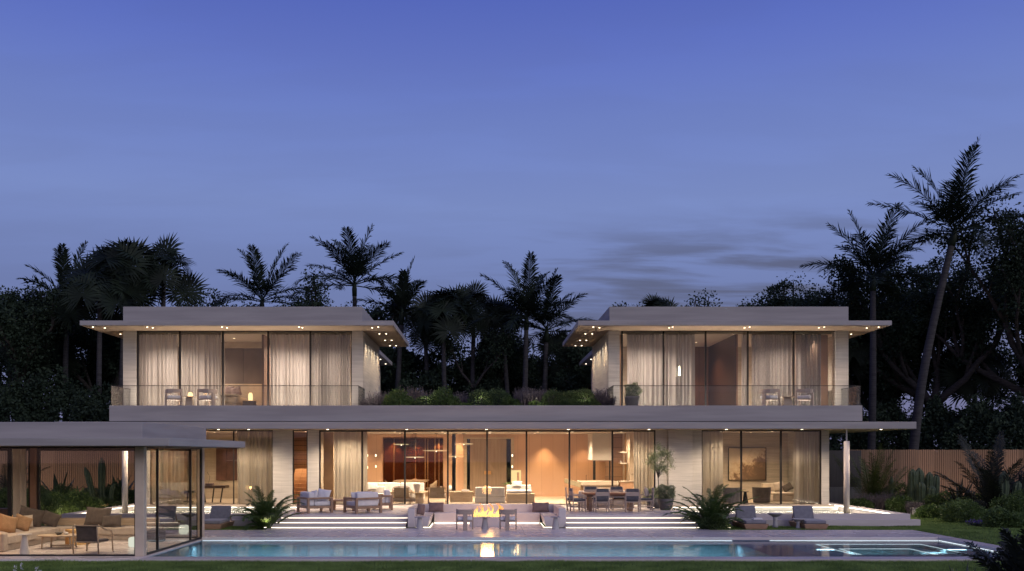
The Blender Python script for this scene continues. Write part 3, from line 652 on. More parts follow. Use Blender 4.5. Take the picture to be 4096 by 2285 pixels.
curtain('curtain', 'narrow gathered curtain on the right edge of the dark bedroom opening', cu(2968), cu(2990), Yc, 4.76, 8.17, CURT, 8, wl=.1)
curtain('curtain', 'grey curtain behind the left chair of the right balcony', cu(3007), cu(3170), Yc, 4.76, 8.17, CURTD, 9, wl=.16)
curtain('curtain', 'grey curtain behind the right chair of the right balcony', cu(3182), cu(3283), Yc, 4.76, 8.17, CURTD, 10, wl=.16)
Yg = 41.0
def cg(u): return ux(u, Yg)
curtain('curtain', 'long beige curtain in the study behind the palm on the left', cg(947), cg(1088), Yg, .45, 3.70, CURTW, 11)
curtain('curtain', 'beige curtain in the study seen through the pavilion glass', cg(640), cg(735), Yg, .45, 3.70, CURTW, 12, wl=.2)
curtain('curtain', 'wide flat ivory curtain left of the great room sofas', cg(1335), cg(1445), Yg, .45, 3.69, CURTW, 13, wl=.17, amp=.03)
curtain('curtain', 'slim ivory curtain just right of the wide one by the great room', cg(1451), cg(1470), Yg, .45, 3.69, CURTW, 14, wl=.15, amp=.03)
curtain('curtain', 'ivory curtain beside the kitchen shelves behind the dining chairs', cg(2534), cg(2612), Yg, .45, 3.69, CURTW, 15, wl=.15, amp=.03)
curtain('curtain', 'cream curtain at the left of the room with the painting', cg(2812), cg(2905), Yg+.6, .45, 3.69, CURTW, 16, wl=.22, amp=.03)
curtain('curtain', 'cream curtain at the right of the room with the painting', cg(3176), cg(3272), Yg, .45, 3.69, CURTW, 17, wl=.15)
part(MB().box(ux(1280,41.9), ux(1333,41.9), 41.9, 41.98, .44, 3.69), 'pivot_panel', mat('brown_panel', (.24,.15,.095), (.29,.19,.12), rough=.5), H, bevel=.004)

# ================================================================ PONDS
PW = bpy.data.materials.new('pond_water'); PW.use_nodes = True
nt = PW.node_tree; N = nt.nodes; L = nt.links; N.clear()
o_ = N.new('ShaderNodeOutputMaterial'); t = N.new('ShaderNodeBsdfTransparent'); t.inputs['Color'].default_value = (.85,.88,.85,1)
gg = N.new('ShaderNodeBsdfGlossy'); gg.inputs['Roughness'].default_value = .05
tc = N.new('ShaderNodeTexCoord'); nz = N.new('ShaderNodeTexNoise'); nz.inputs['Scale'].default_value = 5; nz.inputs['Detail'].default_value = 5; L.new(tc.outputs['Object'], nz.inputs['Vector'])
bp = N.new('ShaderNodeBump'); bp.inputs['Strength'].default_value = .9; bp.inputs['Distance'].default_value = .03; L.new(nz.outputs[0], bp.inputs['Height']); L.new(bp.outputs[0], gg.inputs['Normal'])
fr = N.new('ShaderNodeFresnel'); fr.inputs[0].default_value = 1.33; mx = N.new('ShaderNodeMixShader')
L.new(fr.outputs[0], mx.inputs[0]); L.new(t.outputs[0], mx.inputs[1]); L.new(gg.outputs[0], mx.inputs[2]); L.new(mx.outputs[0], o_.inputs[0])
PEB = mat('pond_pebbles', (.10,.095,.085), (.40,.38,.34), rough=.8, scale=9, bump=1, bscale=30)
LPOND = emit('led_pond', (1,.93,.80), 5.0)
for s in (-1, 1):
    def B(m_, a, b, *r): m_.box(min(s*a, s*b), max(s*a, s*b), *r)
    lab = 'raised reflecting pond with stone rim, partly hidden by the pavilion' if s < 0 else 'raised reflecting pond with stone rim before the painting room'
    P = thing('reflecting_pond', lab, 'pond', (s*12, 37, 0), 'reflecting ponds')
    q = MB(); B(q, 7.95, 16.0, 34.3, 34.62, -.05, .43); B(q, 15.7, 16.0, 34.62, 42.5, -.05, .43); B(q, 7.67, 7.95, 34.3, 40.2, -.05, .429)
    part(q, 'rim', STEPM, P, bevel=.008)
    q = MB(); B(q, 7.9, 16.25, 34.02, 34.3, -.1, .235); part(q, 'step', STEPM, P, bevel=.008)
    q = MB(); B(q, 7.95, 15.7, 34.62, 40.48, -.05, .05); part(q, 'pebble_bed', PEB, P)
    q = MB(); B(q, 7.96, 15.69, 34.63, 40.46, .05, .17)
    wv = [(s*7.96,34.63,.19),(s*15.69,34.63,.19),(s*15.69,40.46,.19),(s*7.96,40.46,.19)]
    part(MB().add(wv, [(0,1,2,3) if s > 0 else (3,2,1,0)]), 'water', PW, P)
    q = MB(); B(q, 7.97, 15.4, 40.20, 40.22, .315, .338); B(q, 15.66, 15.695, 34.7, 42.4, .36, .385); B(q, 7.955, 7.975, 35.5, 40.1, .34, .36)
    part(q, 'light_strip', LPOND, P)
    q = MB(); B(q, 7.96, 15.66, 40.42, 40.48, .05, .335); part(q, 'lit_wall', mat('pale_render', (.6,.58,.54)), P)
    lamp('AREA', (s*11.7, 40.1, .325), 40, (1,.90,.72), size=7.2, sy=.04, rot=(0,0,0), name='pond_lamp')
    lamp('AREA', (s*15.6, 38, .35), 22, (1,.88,.68), size=.04, sy=7.0, rot=(0,R(20*s),0), name='pond_lamp')
    lamp('SPOT', (s*15.0, 38.9, 3.7), 30, (1,.80,.62), size=.04, spot=90, blend=.8, rot=(0,R(-6*s),0), name='added_column_spot')  # spot without a fixture, added under the soffit to brighten the column
# ================================================================ VEGETATION
def leafmesh(name, C, D, size, wd, m, parent, rng, kind='rhomb', up=None):
    """C leaf base points (n,3), D directions (n,3) unit; rhombic leaves"""
    n = len(C); size = np.asarray(size).reshape(-1, 1)*np.ones((n, 1)); r = rng.normal(0, 1, (n, 3))
    s = np.cross(D, r); s /= np.linalg.norm(s, axis=1, keepdims=True)+1e-9
    V = np.stack([C, C+D*size*.45+s*size*wd, C+D*size, C+D*size*.45-s*size*wd], 1).reshape(-1, 3)
    return nparr(name, V, np.arange(4*n).reshape(-1, 4), m, parent)
def unit(a): return a/(np.linalg.norm(a, axis=-1, keepdims=True)+1e-9)

def make_tree(loc, h, spread, seed, m, label, nleaf=9000, leaf=.17, base=.35, group='trees behind the house', lean=0, name='broadleaf_tree', tr=None, clump=.75):
    rng = random.Random(seed); nr = np.random.default_rng(seed)
    T = thing(name, label, 'tree', (0,0,0), group); q = MB(); tips = []
    def grow(p, d, ln, r, lvl):
        pts = [p]; n = 4; cur = Vector(p); dd = Vector(d)
        for i in range(n):
            dd = (dd + Vector((rng.uniform(-.22,.22), rng.uniform(-.22,.22), rng.uniform(-.06,.14)))).normalized(); cur = cur+dd*ln/n; pts.append(cur.copy())
        q.tube(pts, [r*(1-.45*i/n) for i in range(n+1)], 6 if lvl else 8)
        if lvl >= 3:
            tips.extend([pts[-1], pts[-2], pts[-3]]); return
        k = rng.randint(3, 4) if lvl else rng.randint(4, 5)
        for j in range(k):
            an = rng.uniform(0, 6.28); el = rng.uniform(.25, .95)
            nd = Vector((math.cos(an)*el*spread, math.sin(an)*el*spread, rng.uniform(.35, .9)))
            st = pts[-1] if j else pts[-1]
            if lvl and j == 0: st = pts[2]
            if lvl: nd = (nd.normalized()*.75+dd*.5)
            grow(st, nd.normalized(), ln*rng.uniform(.55, .8), r*.52, lvl+1)
        if lvl: tips.append(pts[-1])
    grow(Vector((0,0,-.2)), Vector((lean,0,1)).normalized(), h*base, h*.022, 0)
    top = max(t.z for t in tips); k = h/top
    q.loc(Matrix.Scale(k, 4)); tips = np.array([list(t*k) for t in tips])
    part(q, 'trunk', BARK, T, smooth=True)
    cnt = len(tips); idx = nr.integers(0, cnt, nleaf); sz = nr.uniform(.5, 1.25, cnt)*clump*h/12
    off = unit(nr.normal(0, 1, (nleaf, 3)))*(nr.uniform(0, 1, (nleaf, 1))**.5)*sz[idx][:, None]; off[:, 2] *= .62
    C = tips[idx]+off; D = unit(off+nr.normal(0, .6, (nleaf, 3))+np.array([0,0,-.1]))
    leafmesh('crown', C, D, leaf*nr.uniform(.6, 1.3, nleaf), .32, m, T, nr)
    T.location = loc; return T

def frond(acc, p, az, el, ln, droop, rng, nl=44, lw=.03, ll=.62, vee=.5, seg=10, curl=0):
    """feather frond; acc: (list verts, list quads). returns rachis points"""
    pts = []; cur = Vector(p); e = el
    for i in range(seg+1):
        pts.append(cur.copy()); d = Vector((math.cos(az)*math.cos(e), math.sin(az)*math.cos(e), math.sin(e)))
        cur = cur+d*ln/seg; e -= droop/seg*(.4+1.2*i/seg); az += curl/seg
    V, Q = acc
    def at(t):
        f = t*seg; i = min(int(f), seg-1); return pts[i].lerp(pts[i+1], f-i), (pts[i+1]-pts[i]).normalized()
    for k in range(nl):
        t = .14+.86*(k+.5)/nl; c, tg = at(min(t, .999))
        side = tg.cross(Vector((0,0,1)))
        if side.length < .05: side = Vector((1,0,0))
        side.normalize(); upv = side.cross(tg).normalized()
        L_ = ll*(math.sin(math.pi*(t*.86+.10))**.6)*rng.uniform(.8, 1.1)
        for s in (-1, 1):
            d = (side*s*1.0 + tg*(.8+.8*t) + upv*vee*rng.uniform(.0, 1.5)).normalized()
            g_ = Vector((0,0,-1))*L_*rng.uniform(.05, .45)
            w_ = tg*lw*rng.uniform(.8, 1.2); mid = c+d*L_*.5; tip = c+d*L_+g_
            n = len(V); V.extend([c-w_*.5, c+w_*.5, mid+w_*.9+g_*.18, mid-w_*.9+g_*.18, tip]); Q.extend([(n, n+1, n+2, n+3), (n+3, n+2, n+4, n+4)])
    # rachis ribbon (two crossed strips)
    for i in range(seg):
        r0 = .035*(1-i/seg)+.008; r1 = .035*(1-(i+1)/seg)+.008
        for ax in (Vector((0,0,1)), (pts[1]-pts[0]).cross(Vector((0,0,1)))):
            if ax.length < 1e-4: ax = Vector((1,0,0))
            ax = ax.normalized(); n = len(V); V.extend([pts[i]-ax*r0, pts[i]+ax*r0, pts[i+1]+ax*r1, pts[i+1]-ax*r1]); Q.append((n, n+1, n+2, n+3))
    return pts
def finish(acc, name, m, parent):
    V = np.array([tuple(v) for v in acc[0]])-np.array(OFF[parent.name]); Q = acc[1]
    me = bpy.data.meshes.new(name); me.from_pydata([tuple(v) for v in V], [], [q[:3] if q[2] == q[3] else q for q in Q]); me.materials.append(m); me.update()
    return link_mesh(name, me, parent)

def trunk_pts(base, top, bow, n=10):
    b = Vector(base); t = Vector(top); out = []
    for i in range(n+1):
        a = i/n; p = b.lerp(t, a); p.x += bow*math.sin(math.pi*a)*(1-.3*a); out.append(p)
    return out
def feather_palm(u, vtop, ubase, Y, label, fl=3.6, nf=17, seed=0, bow=0.0, m=None, r=.19, loz=0):
    """u, vtop: where the crown shaft ends in the photo; ubase: foot"""
    rng = random.Random(seed); T = thing('feather_palm', label, 'palm tree', (ux(ubase, Y), Y, -.05), 'palms standing behind the villa')
    base = (ux(ubase, Y), Y, -.1); top = Vector((ux(u, Y), Y, vz(vtop, Y)))
    pts = trunk_pts(base, top, bow); q = MB().tube(pts, [r*(1.25-.5*i/10) for i in range(11)], 10)
    tr = part(q, 'trunk', PALMBARK, T, smooth=True)
    d = (pts[-1]-pts[-2]).normalized()
    part(MB().tube([top, top+d*.5, top+d*1.1], [r*.85, r*.9, r*.35], 10), 'crown_shaft', LEAFS['palm'], T, smooth=True)
    acc = ([], [])
    for k in range(nf):
        az = k*2.399+rng.uniform(-.3, .3); t = k/(nf-1); el = 1.36-1.36*t**.9+rng.uniform(-.13, .13)
        frond(acc, top+d*(.95-.25*t), az, el, fl*rng.uniform(.85, 1.2)*(1-.05*t), (.35+.62*t)*rng.uniform(.6, 1.5), rng, nl=40, lw=.06, ll=.30*fl, vee=.45, curl=rng.uniform(-.3,.3))
    finish(acc, 'crown', m or LEAFS['palm'], T); return T

def fan_leaf(acc, c, n_, rad, rng, nseg=34, span=5.2):
    """pleated fan with centre c facing n_"""
    V, Q = acc; n_ = n_.normalized(); a = n_.cross(Vector((0,0,1)))
    if a.length < .1: a = Vector((1,0,0))
    a.normalize(); b = n_.cross(a).normalized()
    if b.z < 0: b = -b; 
    for k in range(nseg):
        an = math.pi/2-span/2+span*k/(nseg-1); L_ = rad*(.82+.18*math.cos(an-math.pi/2))*rng.uniform(.9, 1.06)
        d = a*math.cos(an)+b*math.sin(an); s = (-a*math.sin(an)+b*math.cos(an)); hw = span/nseg*L_*.5*.56
        mid = c+d*L_*.58+n_*.05*(k % 2); tip = c+d*L_+Vector((0,0,-1))*L_*rng.uniform(.02, .2)+n_*rng.uniform(-.08, .08)
        n = len(V); V.extend([c, mid-s*hw, tip, mid+s*hw]); Q.append((n, n+1, n+2, n+3))
def fan_palm(u, v, ubase, Y, label, rad=1.3, nl=22, pet=1.3, seed=0, bow=0, m=None, r=.16):
    rng = random.Random(seed); T = thing('fan_palm', label, 'palm tree', (ux(ubase, Y), Y, -.05), 'palms standing behind the villa')
    top = Vector((ux(u, Y), Y, vz(v, Y))); pts = trunk_pts((ux(ubase, Y), Y, -.1), top, bow)
    part(MB().tube(pts, [r*(1.15-.3*i/10) for i in range(11)], 9), 'trunk', PALMBARK, T, smooth=True)
    acc = ([], [])
    for k in range(nl):
        az = k*2.399+rng.uniform(-.25, .25); t = k/(nl-1); el = 1.45-2.0*t+rng.uniform(-.1, .1)
        d = Vector((math.cos(az)*math.cos(el), math.sin(az)*math.cos(el), math.sin(el))); L_ = pet*rng.uniform(.8, 1.1)
        tip = top+d*L_+Vector((0,0,-.12*L_)); s = d.cross(Vector((0,.3,1))).normalized()*.02
        n = len(acc[0]); acc[0].extend([top-s, top+s, tip+s*.6, tip-s*.6]); acc[1].append((n, n+1, n+2, n+3))
        fan_leaf(acc, tip, (d+Vector((rng.uniform(-.3,.3),rng.uniform(-.3,.3),rng.uniform(.1,.7)))) if rng.random() < .7 else Vector((rng.uniform(-.4,.4),-1,.2)), rad*rng.uniform(.8, 1.1), rng)
    finish(acc, 'crown', m or LEAFS['palm'], T); return T

# ---- skyline palms, left to right (crown and foot as they stand along the back of the plot)
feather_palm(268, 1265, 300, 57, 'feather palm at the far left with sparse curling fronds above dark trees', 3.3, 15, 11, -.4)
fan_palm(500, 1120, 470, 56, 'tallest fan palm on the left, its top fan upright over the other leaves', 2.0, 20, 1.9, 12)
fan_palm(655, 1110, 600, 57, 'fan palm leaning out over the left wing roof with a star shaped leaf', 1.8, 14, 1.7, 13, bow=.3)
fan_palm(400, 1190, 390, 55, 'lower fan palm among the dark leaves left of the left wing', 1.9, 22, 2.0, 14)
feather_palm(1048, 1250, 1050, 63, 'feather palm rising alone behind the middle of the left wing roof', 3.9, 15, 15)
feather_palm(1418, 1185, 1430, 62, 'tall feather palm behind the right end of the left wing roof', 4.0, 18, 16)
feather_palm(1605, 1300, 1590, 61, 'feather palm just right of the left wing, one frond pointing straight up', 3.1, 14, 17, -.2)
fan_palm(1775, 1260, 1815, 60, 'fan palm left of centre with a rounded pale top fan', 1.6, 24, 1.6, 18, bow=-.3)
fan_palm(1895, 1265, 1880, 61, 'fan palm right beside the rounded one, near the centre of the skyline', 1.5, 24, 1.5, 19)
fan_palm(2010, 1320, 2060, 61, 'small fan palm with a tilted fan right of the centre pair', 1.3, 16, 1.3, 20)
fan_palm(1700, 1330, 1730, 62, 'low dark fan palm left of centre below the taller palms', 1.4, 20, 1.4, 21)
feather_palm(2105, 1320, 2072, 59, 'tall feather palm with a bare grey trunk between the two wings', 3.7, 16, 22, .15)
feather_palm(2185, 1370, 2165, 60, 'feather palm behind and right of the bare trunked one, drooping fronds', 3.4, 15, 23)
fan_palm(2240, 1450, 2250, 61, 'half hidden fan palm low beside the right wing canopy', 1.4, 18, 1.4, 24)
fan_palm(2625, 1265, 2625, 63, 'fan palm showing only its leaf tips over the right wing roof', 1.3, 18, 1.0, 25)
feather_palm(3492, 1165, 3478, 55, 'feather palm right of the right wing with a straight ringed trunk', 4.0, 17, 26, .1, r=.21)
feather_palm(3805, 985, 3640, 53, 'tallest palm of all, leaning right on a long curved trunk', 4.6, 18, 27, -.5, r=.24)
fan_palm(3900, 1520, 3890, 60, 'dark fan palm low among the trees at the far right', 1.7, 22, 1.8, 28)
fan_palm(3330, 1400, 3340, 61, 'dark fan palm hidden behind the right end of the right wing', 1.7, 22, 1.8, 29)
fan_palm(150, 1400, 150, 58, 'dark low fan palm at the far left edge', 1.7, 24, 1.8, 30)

# ---- broadleaf trees
DK = LEAFS['dark']
# (u centre, v top, Y, spread, seed, leaves, label)
TREES = [
 (20,1180,58,.7,1,13000,'dark rounded tree at the left edge of the picture'),
 (130,1280,60,.8,2,12000,'dense dark tree just right of the left edge tree'),
 (260,1260,64,.8,3,12000,'dark tree under the sparse feather palm on the left'),
 (400,1190,62,.8,4,13000,'dark leafy tree behind the left end of the left wing'),
 (760,1205,68,.7,5,8000,'small tree top peeping over the left part of the left roof'),
 (905,1190,68,.7,6,8000,'small crown left of the lone feather palm over the left roof'),
 (1220,1200,68,.8,7,8000,'tree crown under the tall feather palm behind the left roof'),
 (1475,1175,66,.7,8,10000,'bushy dark tree beside the right end of the left wing roof'),
 (1570,1400,64,.9,9,13000,'dark tree filling the gap right of the left wing'),
 (1700,1420,64,.9,10,12000,'dark tree below the fan palms left of centre'),
 (1880,1350,63,.8,11,14000,'large dark tree in the middle between the wings'),
 (2030,1390,64,.9,12,13000,'dark tree just right of the middle between the wings'),
 (2200,1420,65,.9,13,12000,'dark tree behind the drooping feather palm'),
 (2340,1380,62,.8,14,12000,'dark tree beside the left end of the right wing'),
 (2400,1205,66,.6,15,9000,'leafy crown above the left corner of the right roof'),
 (2735,1195,68,.5,16,2600,'small sprig of foliage over the middle of the right roof'),
 (2860,1205,68,.6,17,2600,'low sprig of foliage right of the middle of the right roof'),
 (2985,1140,66,.75,18,9000,'airy eucalyptus crown over the right part of the right roof'),
 (3110,1200,67,.9,19,12000,'pale leaved tree over the right end of the right roof'),
 (3290,1140,62,.85,20,16000,'tall open tree left of the ringed trunk palm'),
 (3500,1190,64,.9,21,17000,'broad dark tree behind the ringed trunk palm'),
 (3700,1090,60,.85,22,18000,'broad tree between the two tall palms on the right'),
 (3850,990,60,.8,23,18000,'tall tree behind the leaning palm trunk'),
 (4010,1010,58,.8,24,18000,'massive dark tree near the right edge'),
 (4100,860,56,.6,25,16000,'tree cut by the right edge with a high dark crown'),
 (3420,1330,63,1.0,26,12000,'lower dark tree right of the right wing'),
 (3650,1400,66,1.0,27,5000,'lower dark tree behind the leaning trunk'),
 (3960,1380,66,1.0,28,5000,'spreading tree with crooked limbs low at the right'),
 (540,1330,64,1.0,29,12000,'dark tree hidden behind the left wing'),
]
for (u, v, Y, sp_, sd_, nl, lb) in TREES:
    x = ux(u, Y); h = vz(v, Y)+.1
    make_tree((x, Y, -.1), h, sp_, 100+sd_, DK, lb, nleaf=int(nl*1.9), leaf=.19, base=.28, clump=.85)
# lower, bushy evergreens that close the view above the fences
rngb = random.Random(77)
low = []
for (u, v, Y, lb) in [(70,1560,54,'low rounded evergreen above the fence at the left edge'),(230,1540,55,'low evergreen behind the pavilion roof, left'),(390,1600,54,'low evergreen between the pavilion roof and the left wing'),
   (3390,1640,58,'low evergreen above the dark garden screen'),(3560,1660,58,'low evergreen at the foot of the leaning palm'),(3760,1640,57,'wide low evergreen right of the leaning palm foot'),(3930,1640,55,'low dense evergreen near the right edge'),(4080,1630,54,'low dense evergreen cut by the right edge'),
   (1640,1560,60,'low dark evergreen behind the roof planting, left'),(1960,1560,62,'low dark evergreen behind the roof planting, middle'),(2290,1540,60,'low dark evergreen behind the roof planting, right')]:
    nr = np.random.default_rng(int(u)); h = vz(v, Y); x = ux(u, Y); T = thing('evergreen_tree', lb, 'tree', (x, Y, -.1), 'low evergreens behind the fences')
    q = MB()
    for k in range(5):
        a = k*1.256; q.tube([(x,Y,-.1),(x+math.cos(a)*.5,Y+math.sin(a)*.5,h*.35),(x+math.cos(a)*1.3,Y+math.sin(a)*1.0,h*.7)], [.12,.08,.03], 6)
    part(q, 'trunk', BARK, T)
    n = 11000; th = nr.uniform(0, 2*math.pi, n); ph = nr.uniform(-.35, 1.57, n); rr = .55+.45*nr.uniform(0, 1, n)**.5
    lump = 1+.16*np.sin(th*3+u)+.14*np.sin(ph*5+th*2+u*2)+.08*np.sin(th*9)
    W_ = 2.5; C = np.stack([x+np.cos(th)*np.cos(ph)*W_*rr*lump, Y+np.sin(th)*np.cos(ph)*1.8*rr*lump, h*.52+np.sin(ph)*h*.5*rr*lump], 1)
    leafmesh('crown', C, unit(nr.normal(0, 1, (n, 3))), .2*nr.uniform(.6, 1.3, n), .32, DK, T, nr)

# ---- fences
def fence(x0, x1, y, label):
    T = thing('slat_fence', label, 'fence', ((x0+x1)/2, y, 0), 'slatted timber garden fences')
    rng = random.Random(int(abs(x0)*10)); q = MB(); x = x0
    while x < x1-.1:
        w_ = .085+rng.uniform(-.004, .004); dz = rng.uniform(-.012, .012); q.box(x, x+w_, y+rng.uniform(-.006,.006), y+.04, -.05, vz(1799, y)+dz); x += w_+.028
    sl = part(q, 'slat_screen', FENCEM, T)
    q = MB()
    for z in (.3, 1.45, 2.6): q.box(x0, x1, y+.045, y+.09, z, z+.08)
    part(q, 'rail', BARK, T)
    x = x0
    q = MB()
    while x < x1: q.box(x, x+.1, y+.095, y+.19, -.1, 2.8); x += 2.4
    part(q, 'post', BARK, T)
fence(-27.6, -16.2, 50.2, 'tall reddish brown slatted timber fence behind the garden left of the house')
fence(19.3, 32, 48.2, 'tall brown slatted timber fence behind the garden right of the house')
T = thing('garden_screen', 'dark grey garden screen joining the right end of the house to the timber fence', 'wall', (18.3, 47.6, 0))
part(MB().box(17.2, 19.6, 47.5, 47.6, .95, 2.86), 'upper_panel', mat('dark_screen', (.035,.033,.036), (.05,.046,.048), rough=.7, scale=2, stretch=(6,1,.4)), T)
part(MB().box(17.2, 19.6, 47.48, 47.6, -.05, .945), 'lower_panel', planks('screen_lower', (.09,.09,.095), (.15,.15,.16), .22, rough=.6), T)

# ---- low planting
def ball(loc, rx, h, label, m, seed, n=4500, leaf=.055, name='shrub', cat='shrub', group=None, lump=.1, ry=None, lobes=0):
    nr = np.random.default_rng(seed); T = thing(name, label, cat, loc, group); ry = ry or rx
    x, y, z = loc
    cs = [(0,0,1)] if not lobes else [(math.cos(i*2.4)*.45, math.sin(i*2.4)*.35, .62+.38*((i*7) % 5)/4) for i in range(lobes)]
    Cs = []
    for (ox, oy, k) in cs:
        nn = n//len(cs); th = nr.uniform(0, 2*math.pi, nn); sn = nr.uniform(-.55, 1, nn); cp = np.sqrt(1-sn**2); rr = nr.uniform(.78, 1.04, nn)
        lp = 1+lump*np.sin(th*3+seed)+lump*.8*np.sin(sn*6+th*4+seed)+.05*nr.normal(0, 1, nn)
        f = 1 if not lobes else .62
        Cs.append(np.stack([x+ox*rx+np.cos(th)*cp*rx*rr*lp*f, y+oy*ry+np.sin(th)*cp*ry*rr*lp*f, z+h*.40*k+sn*h*.60*k*rr*lp], 1))
    C = np.concatenate(Cs); C[:, 2] = np.maximum(C[:, 2], z+.01)
    cen = np.array([x, y, z+h*.4]); D = unit(unit(C-cen)*1.1+nr.normal(0, .7, C.shape))
    leafmesh('foliage', C, D, leaf*nr.uniform(.6, 1.4, len(C)), .34, m, T, nr)
    q = MB()
    for k in range(5): a = k*1.3+seed; q.tube([(x,y,z-.02),(x+math.cos(a)*rx*.35,y+math.sin(a)*ry*.35,z+h*.45)], [.018,.008], 5)
    part(q, 'stems', BARK, T); return T
def tuft(loc, r, h, label, m, seed, n=420, wd=.006, name='grass_clump', cat='plant', group=None, plume=None, lean=.35):
    nr = np.random.default_rng(seed); T = thing(name, label, cat, loc, group); x, y, z = loc
    a = nr.uniform(0, 2*math.pi, n); rr = r*nr.uniform(0, 1, n)**.7; hh = h*nr.uniform(.55, 1.05, n)
    bx_ = x+np.cos(a)*rr*.75; by_ = y+np.sin(a)*rr*.75; lx = np.cos(a)*rr*lean+nr.normal(0, .05, n); ly = np.sin(a)*rr*lean
    d = nr.uniform(0, math.pi, n); dx = np.cos(d)*wd; dy = np.sin(d)*wd
    V = np.stack([np.stack([bx_-dx, by_-dy, np.full(n, z)], 1), np.stack([bx_+dx, by_+dy, np.full(n, z)], 1), np.stack([bx_+lx*.5+dx, by_+ly*.5+dy, z+hh*.6], 1), np.stack([bx_+lx, by_+ly, z+hh], 1)], 1).reshape(-1, 3)
    nparr('blades', V, np.arange(4*n).reshape(-1, 4), m, T)
    if plume:
        k = n//5*3; idx = nr.integers(0, n, k); t = nr.uniform(.72, 1.0, k)
        C = np.stack([bx_[idx]+lx[idx]*t, by_[idx]+ly[idx]*t, z+hh[idx]*t], 1)+nr.normal(0, .012, (k, 3))
        leafmesh('flower_spikes', C, unit(nr.normal(0, .5, (k, 3))+np.array([0,0,1])), .06, .25, plume, T, nr)
    return T
RG = 'planting on the roof between the wings'
PZ = 4.64
def rx_(u, Y): return ux(u, Y)
for (u, Y, r, h, lb, m, sd, lobes, nm) in [
  (1590,40.2,.72,.86,'glossy rounded shrub, leftmost on the roof between the wings','shrub',1,3,'shrub'),
  (1700,40.1,.52,.56,'small olive green ball shrub right of the leftmost roof shrub','box',2,0,'ball_shrub'),
  (1775,40.3,.70,.92,'tall glossy shrub left of the purple grass on the roof','shrub',3,3,'shrub'),
  (1868,40.1,.32,.24,'tiny ground shrub in the middle gap of the roof planting','shrub',4,0,'shrub'),
  (1925,40.2,.56,.86,'smooth clipped ball shrub just right of the roof middle gap','box',5,0,'ball_shrub'),
  (1988,40.4,.66,.90,'second smooth clipped ball, largest near the centre of the roof','box',6,0,'ball_shrub'),
  (2045,40.2,.48,.68,'leafy shrub right of the two smooth clipped balls','shrub',7,2,'shrub'),
  (2150,40.1,.45,.42,'low loose shrub between the lavender and the ball shrubs, right','shrub',8,2,'shrub'),
  (2213,40.3,.52,.84,'dark green ball shrub, first of the right hand ball group','box',9,0,'ball_shrub'),
  (2283,40.4,.46,.82,'ball shrub in the middle of the right hand ball group','box',10,0,'ball_shrub'),
  (2338,40.3,.52,.90,'tallest ball shrub of the right hand group on the roof','box',11,0,'ball_shrub'),
  (2270,39.9,.40,.44,'low ball shrub in front at the left of the right hand group','box',12,0,'ball_shrub'),
  (2318,39.85,.36,.38,'lowest ball shrub in front, middle of the right hand group','box',13,0,'ball_shrub'),
  (2362,39.9,.38,.42,'low ball shrub in front at the right of the right hand group','box',14,0,'ball_shrub')]:
    ball((rx_(u, Y), Y, PZ), r, h, lb, LEAFS[m], sd, n=4200, leaf=.075 if m == 'shrub' else .045, name=nm, group=RG, lobes=lobes, lump=.06 if m == 'box' else .13)
for (u, Y, r, h, lb) in [(1480,40.1,.4,.5,'grey lavender clump against the left wing wall on the roof'),(1520,40.6,.5,.85,'tall grey grass behind the leftmost roof shrub'),(1640,41.2,.6,1.1,'tall grey plumes behind the small olive ball shrub'),
   (1845,40.5,.5,.8,'purple grey lavender in the roof middle gap'),(2092,40.3,.4,1.0,'upright grey grass right of the centre balls on the roof'),(2135,40.7,.5,1.0,'second upright grey grass beside the bare palm trunk'),
   (2175,41.1,.45,.95,'feathery grey grass behind the low loose shrub'),(2400,40.4,.42,.95,'tall grey plumes behind the tallest ball shrub'),(2430,40.0,.35,.6,'grey lavender clump against the right wing wall'),(1740,41.6,.7,.95,'hazy grey grass behind the tall glossy shrub')]:
    tuft((rx_(u, Y), Y, PZ), r, h, lb, LEAFS['grey'], int(u), n=420, wd=.009, name='lavender', group=RG, plume=LEAFS['grey'])

# left garden bed
LG = 'shrubs in the left garden bed'
for (u, Y, r, h, lb, m, lobes) in [(182,39.0,.62,.95,'dark leaved shrub beside the brown pavilion post','box',3),(225,40.2,.8,1.0,'bright green glossy shrub low behind the pavilion sofa','shrub',3),(262,42.4,.95,1.25,'brownish shrub behind the bright glossy one','box',3),
   (318,41.6,1.0,1.05,'broad green shrub in the middle of the left bed','shrub',3),(372,43.2,.8,1.1,'olive shrub left of the cactus foot','olive',3),(430,42.5,.7,.75,'loose shrub at the foot of the tall cactus','box',2),
   (478,44.2,.9,1.35,'yellowish shrub just left of the pond column','areca',3),(160,42.5,.8,1.5,'tall dark shrub behind the brown pavilion post','box',2),(40,42,.9,1.1,'dark shrub seen left of the cream pavilion curtain','box',3),(535,44.6,.8,1.1,'dark shrub right of the left pond column','box',2)]:
    ball((ux(u, Y), Y, -.03), r, h, lb, LEAFS[m], int(u)+3, n=6500, leaf=.08, group=LG, lobes=lobes)
RGd = 'shrubs in the right garden bed'
